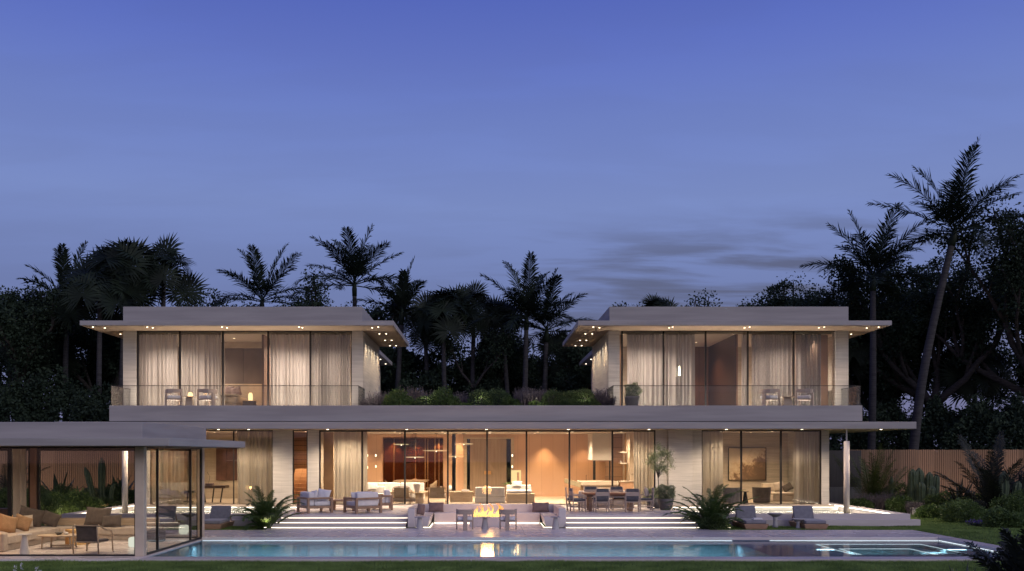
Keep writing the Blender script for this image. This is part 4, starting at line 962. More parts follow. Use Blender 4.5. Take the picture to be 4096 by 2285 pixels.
for (u, Y, r, h, lb, m, lobes) in [(3605,42.0,.62,.70,'rounded yellow green shrub right of the pond corner','areca',0),(3728,38.6,.56,.50,'low flat shrub right of the stone block','areca',0),(3850,36.0,.74,.84,'largest rounded glossy shrub of the right bed','shrub',0),
   (4030,33.4,.72,.85,'glossy shrub near the right edge of the picture','shrub',2),(3440,43.0,.6,.55,'small dark shrub beside the right pond column','box',0),(3500,44.5,.7,.75,'dark green shrub behind the lavender by the right pond','box',2),(3770,42.5,.9,.95,'broad dark green shrub between cactus clump and agave','shrub',3),(3905,40.0,.8,1.0,'leafy green shrub at the foot of the large spiky agave','shrub',3),(4060,37.0,.9,1.2,'tall leafy shrub before the dark cactus pair','shrub',3),(3590,46.5,.9,1.2,'grey green shrub between the cactus and the fern','box',3),(3950,37.5,.8,.9,'dark shrub behind the blue flowers','night',2)]:
    ball((ux(u, Y), Y, -.03), r, h, lb, LEAFS[m], int(u)+3, n=6500, leaf=.07, group=RGd, lobes=lobes)
for (u, Y, r, h, lb) in [(3460,43.6,.5,.85,'purple grey lavender by the right pond column'),(3510,43.2,.6,.8,'purple grey lavender in the middle of the lavender row'),(3560,44.4,.6,.9,'purple grey lavender at the right of the lavender row'),(3660,41,.4,.6,'dry grass clump by the stone block')]:
    tuft((ux(u, Y), Y, -.03), r, h, lb, LEAFS['grey'], int(u), n=500, wd=.009, name='lavender', group='lavender by the right pond', plume=LEAFS['grey'])
tuft((ux(3925, 34.2), 34.2, -.03), .5, .22, 'low mat of small violet blue flowers at the lawn edge', LEAFS['night'], 9, n=300, name='flower_mat', cat='flowers', plume=LEAFS['purple'])
T = thing('stone_block', 'low grey stone block between two shrubs in the right bed', 'rock', (ux(3665,41), 41, -.03))
part(MB().box(ux(3640,41), ux(3690,41), 40.7, 41.3, -.05, .28), 'stone', CONC, T, bevel=.05)

def cactus(loc, cols, label, group=None, seed=0):
    T = thing('cactus', label, 'cactus', loc, group); rng = random.Random(seed)
    for (dx, dy, h, r, lx) in cols:
        q = MB(); n = 18; vs = []; fs = []; m_ = 12
        for i in range(m_+1):
            t = i/m_; rr = r*(1 if t < .8 else math.sqrt(max(.02, 1-((t-.8)/.2)**2)))*(1+.06*math.sin(t*11+dx*9))
            for k in range(n):
                an = 2*math.pi*k/n; r2 = rr*(1.0 if k % 2 else .78)
                vs.append((loc[0]+dx+lx*t*t*h+r2*math.cos(an), loc[1]+dy+r2*math.sin(an), loc[2]+h*t))
        for i in range(m_):
            for k in range(n): k2 = (k+1) % n; fs.append((i*n+k, i*n+k2, (i+1)*n+k2, (i+1)*n+k))
        fs.append(tuple(m_*n+k for k in range(n))); q.add(vs, fs); part(q, 'column', LEAFS['cactus'], T)
    return T
cactus((ux(407,43), 43, -.03), [(0,0,2.55,.17,0),(.42,-.1,1.35,.12,.15)], 'tallest cactus column in the left garden bed', 'cacti in the garden', 1)
cactus((ux(372,42.6), 42.6, -.03), [(0,0,2.1,.14,-.18)], 'leaning cactus column left of the tallest one', 'cacti in the garden', 2)
cactus((ux(3680,43.5), 43.5, -.03), [(-.35,0,2.0,.22,0),(0,.1,2.05,.24,0),(.4,0,1.85,.2,.03),(.75,.1,1.75,.18,.05),(-.1,-.3,1.4,.2,0),(.3,-.3,1.2,.22,.1)], 'dense clump of upright cactus columns against the right fence', 'cacti in the garden', 3)
cactus((ux(3565,46), 46, -.03), [(0,0,1.6,.10,0)], 'single thin cactus column left of the dense clump', 'cacti in the garden', 4)
cactus((ux(4015,38), 38, -.03), [(0,0,2.0,.2,0),(.5,.1,1.6,.18,.1)], 'dark cactus pair near the right edge', 'cacti in the garden', 5)

def agave(loc, n, ln, wd, label, m, seed, el0=1.35, el1=.25, name='agave', cat='agave', group=None, droop=.25):
    rng = random.Random(seed); T = thing(name, label, cat, loc, group); q = MB()
    for k in range(n):
        az = k*2.399; t = k/(n-1); el = el0+(el1-el0)*t+rng.uniform(-.1, .1); L_ = ln*rng.uniform(.8, 1.05)
        p = Vector(loc); e = el; pts = []
        for i in range(7):
            pts.append(p.copy()); p = p+Vector((math.cos(az)*math.cos(e), math.sin(az)*math.cos(e), math.sin(e)))*L_/6; e -= droop/6
        s = Vector((-math.sin(az), math.cos(az), 0)); vs = []; fs = []
        for i, pt in enumerate(pts):
            w_ = wd*[.6,.9,1,.92,.7,.4,.02][i]; dn = Vector((0,0,-1))*w_*.35
            vs += [pt-s*w_, pt+dn, pt+s*w_]
        for i in range(6): a = i*3; fs += [(a,a+1,a+4,a+3),(a+1,a+2,a+5,a+4)]
        q.add(vs, fs)
    part(q, 'leaves', m, T, solid=.006); return T
AG = 'spiky agaves in the garden'
agave((ux(322,43.4), 43.4, .0), 26, 1.45, .07, 'spiky dark agave left of the leaning cactus', LEAFS['agave'], 1, group=AG)
agave((ux(238,46), 46, .0), 16, 1.9, .17, 'broad leaved agave against the left fence', LEAFS['agave'], 2, group=AG)
agave((ux(475,46.5), 46.5, .0), 18, 1.9, .13, 'broad agave behind the yellowish shrub by the pond', LEAFS['agave'], 3, group=AG)
agave((ux(3840,41.5), 41.5, .0), 34, 1.75, .07, 'large spiky agave standing in front of the right fence', LEAFS['night'], 4, group=AG)
agave((ux(4075,40), 40, .5), 22, 1.9, .11, 'dark spiky agave at the right edge in front of the fence', LEAFS['night'], 5, group=AG)
# foreground planting close to the camera
agave((ux(3860,15.5), 15.5, -.15), 20, 1.05, .055, 'foreground agave with pointed blades before the spa', LEAFS['agave'], 6, el0=1.5, el1=.7, droop=.1, group='foreground plants')
agave((ux(3700,14.5), 14.5, -.15), 9, .62, .035, 'small foreground tuft of pointed blades left of the larger one', LEAFS['agave'], 7, el0=1.5, el1=.8, droop=.1, group='foreground plants')
agave((ux(205,17.5), 17.5, -.15), 5, .62, .03, 'pair of slim yellow edged leaves at the bottom left corner', LEAFS['olive'], 8, el0=1.5, el1=1.1, droop=.3, group='foreground plants', name='iris_leaves', cat='plant')
T = thing('flower_stalks', 'slim stalks with small white flowers at the bottom left corner', 'flowers', (ux(110,17.6), 17.6, -.15), 'foreground plants'); q = MB(); nr = np.random.default_rng(5); Cs = []
for (u, v) in ((86,2250),(145,2268),(160,2280),(60,2262)):
    x = ux(u, 17.6); zt = vz(v, 17.6); q.tube([(x,17.6,-.15),(x+.01,17.6,zt)], [.004,.003], 4)
    k = 36; Cs.append(np.stack([x+nr.normal(0,.012,k), 17.6+nr.normal(0,.012,k), zt-nr.uniform(0,.14,k)], 1))
part(q, 'stalks', LEAFS['olive'], T); C = np.concatenate(Cs); leafmesh('petals', C, unit(nr.normal(0,1,C.shape)), .022, .4, mat('white_petal', (.6,.6,.65), (.75,.75,.8)), T, nr)

def areca(loc, n, ln, label, m, seed, group, el=(1.5,.72), droop=1.5, ll=.30, lw=.018, nl=40, spread=.25, name='areca_palm'):
    rng = random.Random(seed); T = thing(name, label, 'palm plant', loc, group); acc = ([], [])
    for k in range(n):
        az = k*2.399+rng.uniform(-.3,.3); t = k/(n-1); e = el[0]+(el[1]-el[0])*t+rng.uniform(-.1,.1)
        p = Vector(loc)+Vector((math.cos(az)*spread*t, math.sin(az)*spread*t, 0)); frond(acc, p, az+rng.uniform(-.4,.4), e+rng.uniform(-.12,.12), ln*rng.uniform(.55,1.12), droop*rng.uniform(.6,1.3), rng, nl=nl, lw=lw, ll=ll, vee=.25, curl=rng.uniform(-.5,.5))
    finish(acc, 'fronds', m, T); return T
AP = 'leafy palms flanking the steps'
areca((ux(1062,33.2), 33.2, -.03), 46, 1.9, 'bushy palm on the lawn left of the terrace steps', LEAFS['areca'], 31, AP)
areca((ux(2845,33.0), 33.0, -.03), 50, 1.95, 'bushy palm on the lawn right of the terrace steps', LEAFS['areca'], 32, AP)
ball((ux(2860,32.6), 32.6, -.03), .55, .45, 'fine grey green ground shrub at the foot of the right bushy palm', LEAFS['box'], 61, n=3500, leaf=.05, ry=.3)
areca((ux(3490,45.5), 45.5, -.03), 22, 3.4, 'soft upright fern palm in front of the dark garden screen', LEAFS['fern'], 33, 'tall fern palms of the right bed', el=(1.5,.9), droop=.5, ll=.5, name='fern_palm')
areca((ux(3975,38.5), 38.5, -.03), 26, 3.6, 'large dark feather palm bush in front of the right fence', LEAFS['night'], 34, 'tall fern palms of the right bed', el=(1.5,.8), droop=.8, ll=.6, lw=.03, name='fern_palm')
areca((ux(20,45), 45, -.03), 18, 2.8, 'dark palm bush against the fence at the left edge', LEAFS['night'], 35, 'tall fern palms of the right bed', el=(1.4,.6), droop=.8, ll=.5, name='fern_palm')['group'] = 'dark palms at the fence'
areca((ux(4130,17), 17, -.15), 24, 1.75, 'very dark foreground palm bush in the bottom right corner', LEAFS['night'], 36, 'foreground plants', el=(1.5,.8), droop=.9, ll=.34, lw=.035, nl=30)
ball((ux(4075,17.5), 17.5, -.15), .55, 1.25, 'dark leafy foreground bush at the very right edge', LEAFS['night'], 71, n=6000, leaf=.06, group='foreground plants', lobes=4)
# ================================================================ OUTDOOR FURNITURE
def rot_box(q, c, sx, sy, sz, rx=0, ry=0, rz=0):
    M = Matrix.Translation(Vector(c)) @ Euler((rx,ry,rz)).to_matrix().to_4x4()
    b = MB().box(-sx/2, sx/2, -sy/2, sy/2, -sz/2, sz/2); b.loc(M); q.add(b.v, b.f); return q
# sunken stone seat round the fire
S = thing('sunken_bench', 'pale stone U shaped bench sunk into the terrace around the fire', 'bench', (.04, 35, 0))
for s in (-1, 1):
    x1, x2, x3 = .04+s*2.89, .04+s*2.62, .04+s*2.07
    part(MB().hexa([(min(x1,x2),33.2,0),(max(x1,x2),33.2,0),(max(x1,x2),36.3,0),(min(x1,x2),36.3,0)], [(min(x1,x2),33.2,.70),(max(x1,x2),33.2,.70),(max(x1,x2),36.3,.70),(min(x1,x2),36.3,.70)]), 'backrest', DECK, S, bevel=.02)
    a, b = (x2, x3) if s < 0 else (x3, x2); sh = .09*s
    lo = [(a+(sh if s > 0 else 0),33.2,.03),(b+(sh if s < 0 else 0),33.2,.03),(b+(sh if s < 0 else 0),35.9,.03),(a+(sh if s > 0 else 0),35.9,.03)]
    hi = [(a,33.2,.40),(b,33.2,.40),(b,35.9,.40),(a,35.9,.40)]
    part(MB().hexa(lo, hi), 'seat', DECK, S, bevel=.015)
part(MB().box(-2.58, 2.66, 35.98, 36.30, .0, .695), 'backrest', DECK, S, bevel=.02)
q = MB()
for k in range(3): q.box(-2.0+k*1.37, -.64+k*1.37, 35.3, 35.97, .03, .40)
part(q, 'seat', DECK, S, bevel=.012)
part(MB().box(-2.0, 2.08, 35.32, 35.34, .003, .026).box(-2.06, -2.04, 33.25, 35.3, .003, .026).box(2.12, 2.14, 33.25, 35.3, .003, .026).box(-2.55, -2.06, 33.21, 33.23, .003, .026).box(2.14, 2.63, 33.21, 33.23, .003, .026), 'light_strip', LWW, S)
lamp('AREA', (.04, 35.28, .03), 4, (1,.84,.65), size=3.9, sy=.03, rot=(0,0,0), name='bench_lamp')
def pillow_thing(label, c, w, h, t, m, rx=0, ry=0, rz=0, group=None, name='cushion', slump=0):
    o = thing(name, label, 'cushion', c, group); part(MB().pillow(c, w, h, t, rx, ry, rz, slump=slump), 'cover', m, o, smooth=True); return o
CG = 'scatter cushions of the sunken bench'
pillow_thing('round dark mauve cushion in the left corner of the sunken bench', (-2.42,34.0,.62), .38, .42, .17, MAUVE, ry=.2, rz=.9, group=CG)
pillow_thing('wide brown cushion on the left back corner of the sunken bench', (-1.95,35.75,.60), .60, .38, .15, MAUVE, rx=-.2, group=CG)
pillow_thing('wide dark cushion with stripes on the right of the sunken bench', (2.15,35.75,.60), .68, .38, .15, MAUVE, rx=-.2, group=CG)
# fire table
FT = thing('fire_table', 'low pale stone fire table burning in the middle of the sunken lounge', 'fire pit', (.06, 34.0, 0))
part(MB().box(-.60, .72, 33.65, 34.35, 0, .30).box(-.60, .72, 33.65, 33.80, .30, .36).box(-.60, .72, 34.2, 34.35, .30, .36).box(-.60, -.48, 33.8, 34.2, .30, .36).box(.60, .72, 33.8, 34.2, .30, .36), 'stone_base', DECK, FT, bevel=.01)
part(MB().box(-.47, .59, 33.81, 34.19, .301, .33), 'burner', mat('lava_rock', (.02,.015,.012), (.08,.05,.03), rough=1, scale=30, bump=1), FT)
FL = bpy.data.materials.new('flame'); FL.use_nodes = True; nt = FL.node_tree; N = nt.nodes; L = nt.links; N.clear()
o_ = N.new('ShaderNodeOutputMaterial'); em = N.new('ShaderNodeEmission'); tc = N.new('ShaderNodeTexCoord'); sp = N.new('ShaderNodeSeparateXYZ'); L.new(tc.outputs['Object'], sp.inputs[0])
mr = N.new('ShaderNodeMapRange'); mr.inputs['From Min'].default_value = .33; mr.inputs['From Max'].default_value = .95; L.new(sp.outputs['Z'], mr.inputs['Value'])
nz = N.new('ShaderNodeTexNoise'); nz.inputs['Scale'].default_value = 9; L.new(tc.outputs['Object'], nz.inputs['Vector'])
am = N.new('ShaderNodeMath'); am.operation = 'MULTIPLY_ADD'; am.inputs[1].default_value = .7; L.new(nz.outputs[0], am.inputs[0]); L.new(mr.outputs[0], am.inputs[2])
crf = N.new('ShaderNodeValToRGB'); ce = crf.color_ramp.elements; ce[0].position = .25; ce[0].color = (1,.42,.06,1); ce[1].position = 1.0; ce[1].color = (1,.30,.03,1); k = ce.new(.55); k.color = (1,.72,.20,1)
L.new(am.outputs[0], crf.inputs[0]); L.new(crf.outputs[0], em.inputs[0]); em.inputs[1].default_value = 1.9
tp = N.new('ShaderNodeBsdfTransparent'); lw = N.new('ShaderNodeLayerWeight'); lw.inputs[0].default_value = .6; mx = N.new('ShaderNodeMixShader')
L.new(lw.outputs['Facing'], mx.inputs[0]); L.new(em.outputs[0], mx.inputs[1]); L.new(tp.outputs[0], mx.inputs[2]); L.new(mx.outputs[0], o_.inputs[0])
rng = random.Random(8); q = MB()
for k in range(30):
    x = -.44+1.0*k/29+rng.uniform(-.03,.03); y = rng.uniform(33.85,34.15); h = rng.choice([.13,.2,.3,.4])*rng.uniform(.8,1.2)
    if k in (8,9,17,18,25,26,27): h = .52*rng.uniform(.85,1.1)
    ph = rng.uniform(0,6); bw = rng.uniform(.022,.048)
    q.tube([(x+bw*1.5*math.sin(ph+t*5.5)*t*2.0, y+.04*math.cos(ph+t*3)*t, .32+h*t) for t in [i/8 for i in range(9)]], [bw*v for v in (.6,1,1.15,1.0,.8,.62,.5,.3,.03)], 8)
part(q, 'flames', FL, FT, smooth=True)
lamp('POINT', (.06, 34.0, .80), 55, (1,.5,.16), size=.25, name='fire_glow')

# T-backed chair: broad curved back band on one centre leg, two front legs
def make_tchair():
    t = thing('low_armchair', 'x', 'chair'); q = MB(); n = 10; vs = []; fs = []
    for i in range(n+1):                       # curved band
        a = -1+2*i/n; x = .31*a; y = -.30+.10*abs(a)**3+(.0 if abs(a) < .9 else .14); y0 = y
        vs += [(x,y0,.56),(x,y0+.035,.56),(x,y0+.035,.735),(x,y0,.735)]
    for i in range(n):
        a = i*4
        for j in range(4): fs.append((a+j, a+(j+1)%4, a+4+(j+1)%4, a+4+j))
    fs += [(0,1,2,3), (n*4+3,n*4+2,n*4+1,n*4)]
    q.add(vs, fs).box(-.31,-.275,-.06,.30,.60,.735).box(.275,.31,-.06,.30,.60,.735); part(q, 'backrest', TEAKG, t, bevel=.006)
    part(MB().box(-.075,.075,-.325,-.262,0,.60), 'leg', TEAKG, t, bevel=.006)
    part(MB().box(-.31,-.262,.24,.30,0,.60), 'leg', TEAKG, t, bevel=.005); part(MB().box(.262,.31,.24,.30,0,.60), 'leg', TEAKG, t, bevel=.005)
    part(MB().box(-.28,.28,-.25,.28,.30,.345), 'seat_frame', TEAKG, t, bevel=.004)
    part(MB().box(-.255,.255,-.24,.27,.35,.475), 'seat_cushion', WHITE, t, bevel=.035, seg=3); return t
tc0 = make_tchair(); tc0['label'] = 'broad T backed wooden chair left of the fire, seen from behind'; tc0['group'] = 'T backed chairs with white seats'; put(tc0, (-.74,32.35,.0), R(3))
dup(tc0, (.78,32.35,0), R(-4), 'broad T backed wooden chair right of the fire, seen from behind')
for (x, y, rz, lb) in [(-13.85,40.35,R(-62),'T backed chair with white seat left of the glowing lamp, left balcony'),(-12.3,40.35,R(58),'T backed chair with white seat right of the glowing lamp, left balcony'),
    (12.55,40.35,R(-55),'T backed chair left of the small wooden table, right balcony'),(14.15,40.35,R(60),'T backed chair right of the small wooden table, right balcony')]:
    dup(tc0, (x,y,4.742), rz, lb, scale=1.1)
# cone side tables
def make_cone(r1, r2, h, tr, m, th=.02, name='side_table'):
    t = thing(name, 'x', 'side table'); part(MB().lathe([(r1,0),(r2,h-th)], 28), 'base', m, t); part(MB().lathe([(tr*.96,h-th),(tr,h-th*.6),(tr,h)], 32), 'tabletop', m, t, bevel=.003); return t
cn = make_cone(.135, .075, .44, .19, CONC); cn['label'] = 'small concrete cone table in front of the left bench end'; cn['group'] = 'concrete cone tables around the fire'; put(cn, (-2.37,32.65,0))
dup(cn, (2.50,32.65,0), 0, 'small concrete cone table in front of the right bench end'); dup(cn, (-.03,32.6,0), 0, 'small concrete cone table between the two fire chairs')
# slatted teak armchair
def make_arm():
    t = thing('armchair', 'x', 'armchair'); W, D, H_ = .52, .48, .60
    for (x, y) in ((-W,-D),(W,-D),(-W,D),(W,D)): part(MB().box(x-.045,x+.045,y-.045,y+.045,0,.60), 'leg', TEAK, t, bevel=.006)
    part(MB().box(-W+.046,W-.046,-D-.04,-D+.04,.53,.60).box(-W-.04,-W+.04,-D+.046,D-.046,.53,.60).box(W-.04,W+.04,-D+.046,D-.046,.53,.60), 'armrest', TEAK, t, bevel=.006)
    part(MB().box(-W+.046,W-.046,-D-.035,-D+.035,.18,.27).box(-W-.035,-W+.035,-D+.046,D-.046,.18,.27).box(W-.035,W+.035,-D+.046,D-.046,.18,.27).box(-W+.046,W-.046,D-.035,D+.035,.18,.27), 'seat_frame', TEAK, t, bevel=.005)
    part(MB().box(-.46,.46,-.2,.50,.271,.44), 'seat_cushion', WHITE, t, bevel=.045, seg=3)
    part(MB().box(-.46,.46,-.43,-.21,.271,.80), 'back_cushion', WHITE, t, bevel=.05, seg=3); return t
ar = make_arm(); ar['label'] = 'teak armchair with white cushions at the left end of the terrace'; ar['group'] = 'teak armchairs on the left terrace'; put(ar, (-6.62,35.25,.431), R(-57))
dup(ar, (-4.74,35.05,.431), R(36), 'teak armchair with blue white back cushion right beside the steps'); dup(ar, (-4.35,37.1,.431), R(100), 'teak armchair farther back, nearest the glass wall')
WG = 'white scatter cushions on the teak armchairs'
pillow_thing('tall white cushion leaning right in the left teak armchair', (-6.28,35.2,1.08), .56, .52, .2, WHITE, rx=-.3, rz=-.3, ry=.12, group=WG)
pillow_thing('white cushion standing on edge at the middle of the left teak armchair', (-6.62,35.0,1.06), .5, .48, .18, WHITE, rx=-.2, rz=-1.0, ry=-.1, group=WG)
pillow_thing('low grey white cushion at the back of the left teak armchair', (-6.95,35.2,1.08), .42, .34, .16, WHITE, rx=-.2, rz=-.9, group=WG)
pillow_thing('flat white cushion lying over the back of the right teak armchair', (-4.66,35.1,1.10), .62, .32, .17, WHITE, rx=-.4, rz=.5, group=WG)
pillow_thing('small white cushion tucked left in the right teak armchair', (-5.05,35.2,1.06), .38, .34, .16, WHITE, rx=-.3, rz=.9, group=WG)
ct = thing('coffee_table', 'low teak coffee table between the teak armchairs', 'coffee table', (-5.7,36.55,.431))
for (x, y) in ((-6.15,36.15),(-5.25,36.15),(-6.15,36.95),(-5.25,36.95)): part(MB().box(x-.06,x+.06,y-.06,y+.06,.431,.80), 'leg', TEAK, ct, bevel=.005)
part(MB().box(-6.25,-5.15,36.05,37.05,.80,.87), 'tabletop', TEAK, ct, bevel=.008)
bk = thing('book_stack', 'brown magazines lying on the teak coffee table', 'books', (-5.5,36.4,.872)); rot_box(qq := MB(), (-5.5,36.4,.89), .34, .26, .03, rz=.3); part(qq, 'book', MAUVE, bk, bevel=.003)
rot_box(qq := MB(), (-5.48,36.4,.918), .28, .22, .022, rz=.1); part(qq, 'book', BROWNF, bk, bevel=.003)

# dining set
dt = thing('dining_table', 'long reddish wooden outdoor dining table on the right terrace', 'dining table', (4.93,36.2,.431))
part(MB().box(3.85,6.02,35.65,36.75,1.10,1.16), 'tabletop', mat('warm_teak', (.30,.13,.06), (.42,.20,.10), rough=.4, scale=3, stretch=(1,8,1)), dt, bevel=.008)
part(MB().box(4.0,5.87,35.8,36.6,1.02,1.098), 'apron', TEAK, dt, bevel=.003)
for (x, y) in ((4.12,35.85),(5.72,35.85),(4.12,36.55),(5.72,36.55)): part(MB().box(x-.06,x+.06,y-.06,y+.06,.431,1.02), 'leg', TEAK, dt, bevel=.005)
def make_dchair():
    t = thing('dining_chair', 'x', 'chair'); W = .255
    for (x, y, h) in ((-W,-.26,.90),(W,-.26,.90),(-W,.24,.62),(W,.24,.62)): part(MB().bar((x,y+(.03 if h > .7 else 0),0),(x,y-(.03 if h > .7 else 0),h),.036,.036), 'leg', TEAKG, t, bevel=.004)
    part(MB().box(-W,-W+.035,-.25,.26,.62,.645).box(W-.035,W,-.25,.26,.62,.645), 'armrest', TEAKG, t, bevel=.004)
    part(MB().box(-W,W,-.25,.24,.38,.42).box(-W+.02,W-.02,-.245,-.22,.16,.185).box(-W+.005,-W+.025,-.22,.22,.16,.185).box(W-.025,W-.005,-.22,.22,.16,.185), 'seat_frame', TEAKG, t, bevel=.003)
    part(MB().box(-.235,.235,-.23,.25,.425,.50), 'seat_cushion', SLATE, t, bevel=.03, seg=3)
    q = MB().box(-.235,.235,-.30,-.275,.79,.92).box(-.235,.235,-.29,-.265,.50,.635); part(q, 'backrest', SLATE, t, bevel=.01)
    part(MB().box(-.238,.238,-.295,-.272,.64,.785), 'back_slat', TEAKG, t, bevel=.004); return t
dc = make_dchair(); dc['label'] = 'dining chair seen from behind, front left of the outdoor table'; dc['group'] = 'outdoor dining chairs'; put(dc, (4.48,35.35,.431), R(4))
for (x, y, a, lb) in [(5.68,35.35,-5,'dining chair seen from behind, front right of the outdoor table'),(4.30,37.1,178,'dining chair on the far side of the outdoor table, left'),(5.40,37.15,183,'dining chair on the far side of the outdoor table, right'),
     (3.62,35.75,-80,'side-on dining chair at the left end of the outdoor table'),(3.50,36.5,-92,'dining chair half hidden behind the other one at the left table end'),(6.38,36.3,88,'dining chair with a cushion at the right end of the outdoor table')]:
    dup(dc, (x,y,.431), R(a), lb)
pillow_thing('beige cushion leaning in the dining chair at the right table end', (6.42,36.4,1.15), .46, .42, .15, BEIGEF, rx=-.15, rz=1.2, ry=.1)
lg = thing('lounge_sofa', 'low beige lounge seat with square cushions behind the dining table, by the glass', 'sofa', (4.9,38.3,.431))
part(MB().box(3.9,6.2,38.0,38.8,.50,.80), 'seat', BEIGEF, lg, bevel=.05, seg=3); part(MB().box(3.9,6.2,38.0,38.75,.431,.498), 'base', PALEWOOD, lg, bevel=.006)
part(MB().box(3.95,4.95,38.6,38.85,.80,1.12).box(5.15,6.15,38.6,38.85,.80,1.12), 'back_cushion', BEIGEF, lg, bevel=.05, seg=3)

# pots
def pot(loc, prof, label, m, group='dark planters'):
    t = thing('planter', label, 'planter', loc, group); part(MB().lathe(prof, 36, loc), 'pot', m, t, smooth=False)
    for p in t.children: p.data.polygons.foreach_set('use_smooth', [len(f.vertices) == 4 for f in p.data.polygons])
    r = prof[-1][0]; h = max(z for _, z in prof); part(MB().lathe([(r*.9,h-.05),(r*.9,h-.03)], 24, loc), 'soil', SOIL, t); return t
tz = .431
pot((7.25,36.7,tz), [(.20,0),(.26,.10),(.32,.36),(.335,.46),(.32,.46),(.30,.40)], 'round tapered dark planter at the right end of the terrace', DARKPOT)
pot((7.08,38.0,tz), [(.34,0),(.38,.42),(.36,.42),(.35,.38)], 'wide dark planter behind the tapered one', DARKPOT)
def leafball(c, rx, rz_, label, m, n, leaf, seed, name='potted_shrub', cat='plant', jit=.25):
    nr = np.random.default_rng(seed); t = thing(name, label, cat, (c[0],c[1],c[2]-rz_), 'shrubs growing in planters'); d = unit(nr.normal(0,1,(n,3))); rr = nr.uniform(.35,1.1,(n,1))**.6
    lp = 1+jit*np.sin(d[:,:1]*5+seed)*np.cos(d[:,2:]*4)
    C = np.array(c)+d*rr*lp*np.array([rx,rx,rz_]); leafmesh('foliage', C, unit(d+nr.normal(0,.6,(n,3))), leaf*nr.uniform(.6,1.4,n), .22, m, t, nr)
    q = MB()
    for k in range(14):
        v = unit(nr.normal(0,1,3)); q.tube([(c[0],c[1],c[2]-rz_*.95),(c[0]+v[0]*rx*.5,c[1]+v[1]*rx*.5,c[2]+v[2]*rz_*.3),(c[0]+v[0]*rx*.9,c[1]+v[1]*rx*.9,c[2]+abs(v[2])*rz_*.9)], [.008,.005,.002], 4)
    part(q, 'stems', BARK, t); return t
leafball((7.27,36.7,1.13), .37, .30, 'feathery olive shrub in the tapered dark planter', LEAFS['olive'], 5200, .045, 1)
leafball((6.92,37.95,1.02), .36, .24, 'small olive shrub in the wide dark planter', LEAFS['olive'], 3200, .045, 2)
# potted tree
T = thing('potted_tree', 'slim olive tree with an airy pale crown growing in the rear planter', 'tree', (7.2,38.0,.8)); rng = random.Random(4); nr = np.random.default_rng(4); q = MB()
q.tube([(7.2,38,.78),(7.22,38,1.3),(7.19,38,1.75)], [.022,.018,.015], 6); tips = []
for k in range(22):
    a = k*2.4; h = 1.9+.9*rng.random(); r = .15+.42*rng.random()*(1-.5*abs(h-2.2)); p2 = (7.25+math.cos(a)*r, 38+math.sin(a)*r, h); q.tube([(7.19,38,1.65+.1*rng.random()),(7.22+math.cos(a)*r*.4,38+math.sin(a)*r*.4,(1.75+h)/2),p2], [.010,.007,.003], 5); tips.append(p2)
tips += [(7.22,38,2.95),(7.2,38,3.02),(7.75,38,2.2),(6.8,38,2.35),(7.6,38,2.5),(6.95,38,2.55)]
part(q, 'trunk', BARK, T); tips = np.array(tips); n = 6500; ix = nr.integers(0, len(tips), n); C = tips[ix]+nr.normal(0,.085,(n,3)); leafmesh('crown', C, unit(nr.normal(0,1,(n,3))), .042*nr.uniform(.7,1.4,n), .22, LEAFS['olive'], T, nr)
pot((6.5,40.4,4.742), [(.24,0),(.30,.12),(.335,.40),(.35,.50),(.33,.50),(.31,.44)], 'dark planter on the right balcony', DARKPOT)
leafball((6.5,40.4,5.48), .34, .34, 'feathery shrub in the dark planter on the right balcony', LEAFS['olive'], 4200, .05, 3)

# loungers
def make_lounger():
    t = thing('sun_lounger', 'x', 'sun lounger')
    q = MB().hexa([(-.36,.02,.02),(.36,.02,.02),(.36,1.70,.02),(-.36,1.70,.02)], [(-.44,-.04,.22),(.44,-.04,.22),(.44,1.74,.22),(-.44,1.74,.22)]); part(q, 'frame', TEAK, t, bevel=.012)
    part(MB().box(-.37,.37,0,1.12,.225,.345), 'mattress', GREYF, t, bevel=.035, seg=3)
    q = MB(); rot_box(q, (0,1.33,.50), .74, .12, .62, rx=-.42); part(q, 'backrest', GREYF, t, bevel=.04, seg=3)
    part(MB().bar((-.3,1.68,.22),(-.3,1.46,.62),.03), 'support', TEAK, t); part(MB().bar((.3,1.68,.22),(.3,1.46,.62),.03), 'support', TEAK, t); return t
lo_ = make_lounger(); lo_['label'] = 'grey cushioned sun lounger nearest the left palm, seen beside the pavilion'; lo_['group'] = 'grey sun loungers on the lawn'; put(lo_, (-9.82,32.36,-.02), 0)
dup(lo_, (-11.85,32.36,-.02), 0, 'grey sun lounger seen through the pavilion glass'); dup(lo_, (9.62,32.36,-.02), 0, 'grey sun lounger with a white towel, beside the right palm'); dup(lo_, (11.75,32.36,-.02), 0, 'rightmost grey sun lounger, with nothing lying on it')
tw = thing('towel', 'folded white towel lying on the lounger beside the right palm', 'towel', (9.72,32.6,.33)); q = MB(); rot_box(q, (9.72,32.6,.36), .36, .2, .035, rz=.1); rot_box(q, (9.74,32.6,.39), .30, .16, .03, rz=-.1); part(q, 'cloth', WHITE, tw, bevel=.014)
mt = thing('side_table', 'pale mushroom shaped table between the left sun loungers', 'side table', (0,0,0), 'mushroom tables between the loungers')
part(MB().lathe([(.13,0),(.085,.12),(.065,.30),(.09,.42)], 28), 'base', CONC, mt, smooth=True); part(MB().lathe([(.08,.40),(.20,.47),(.27,.52),(.27,.54)], 32), 'tabletop', CONC, mt); put(mt, (-10.85,33.3,-.02))
dup(mt, (10.62,33.4,-.02), 0, 'taller pale mushroom table between the right sun loungers'); dup(mt, (11.22,32.7,-.02), 0, 'shorter mushroom table in front of the taller one at the right loungers', scale=(.85,.85,.72))
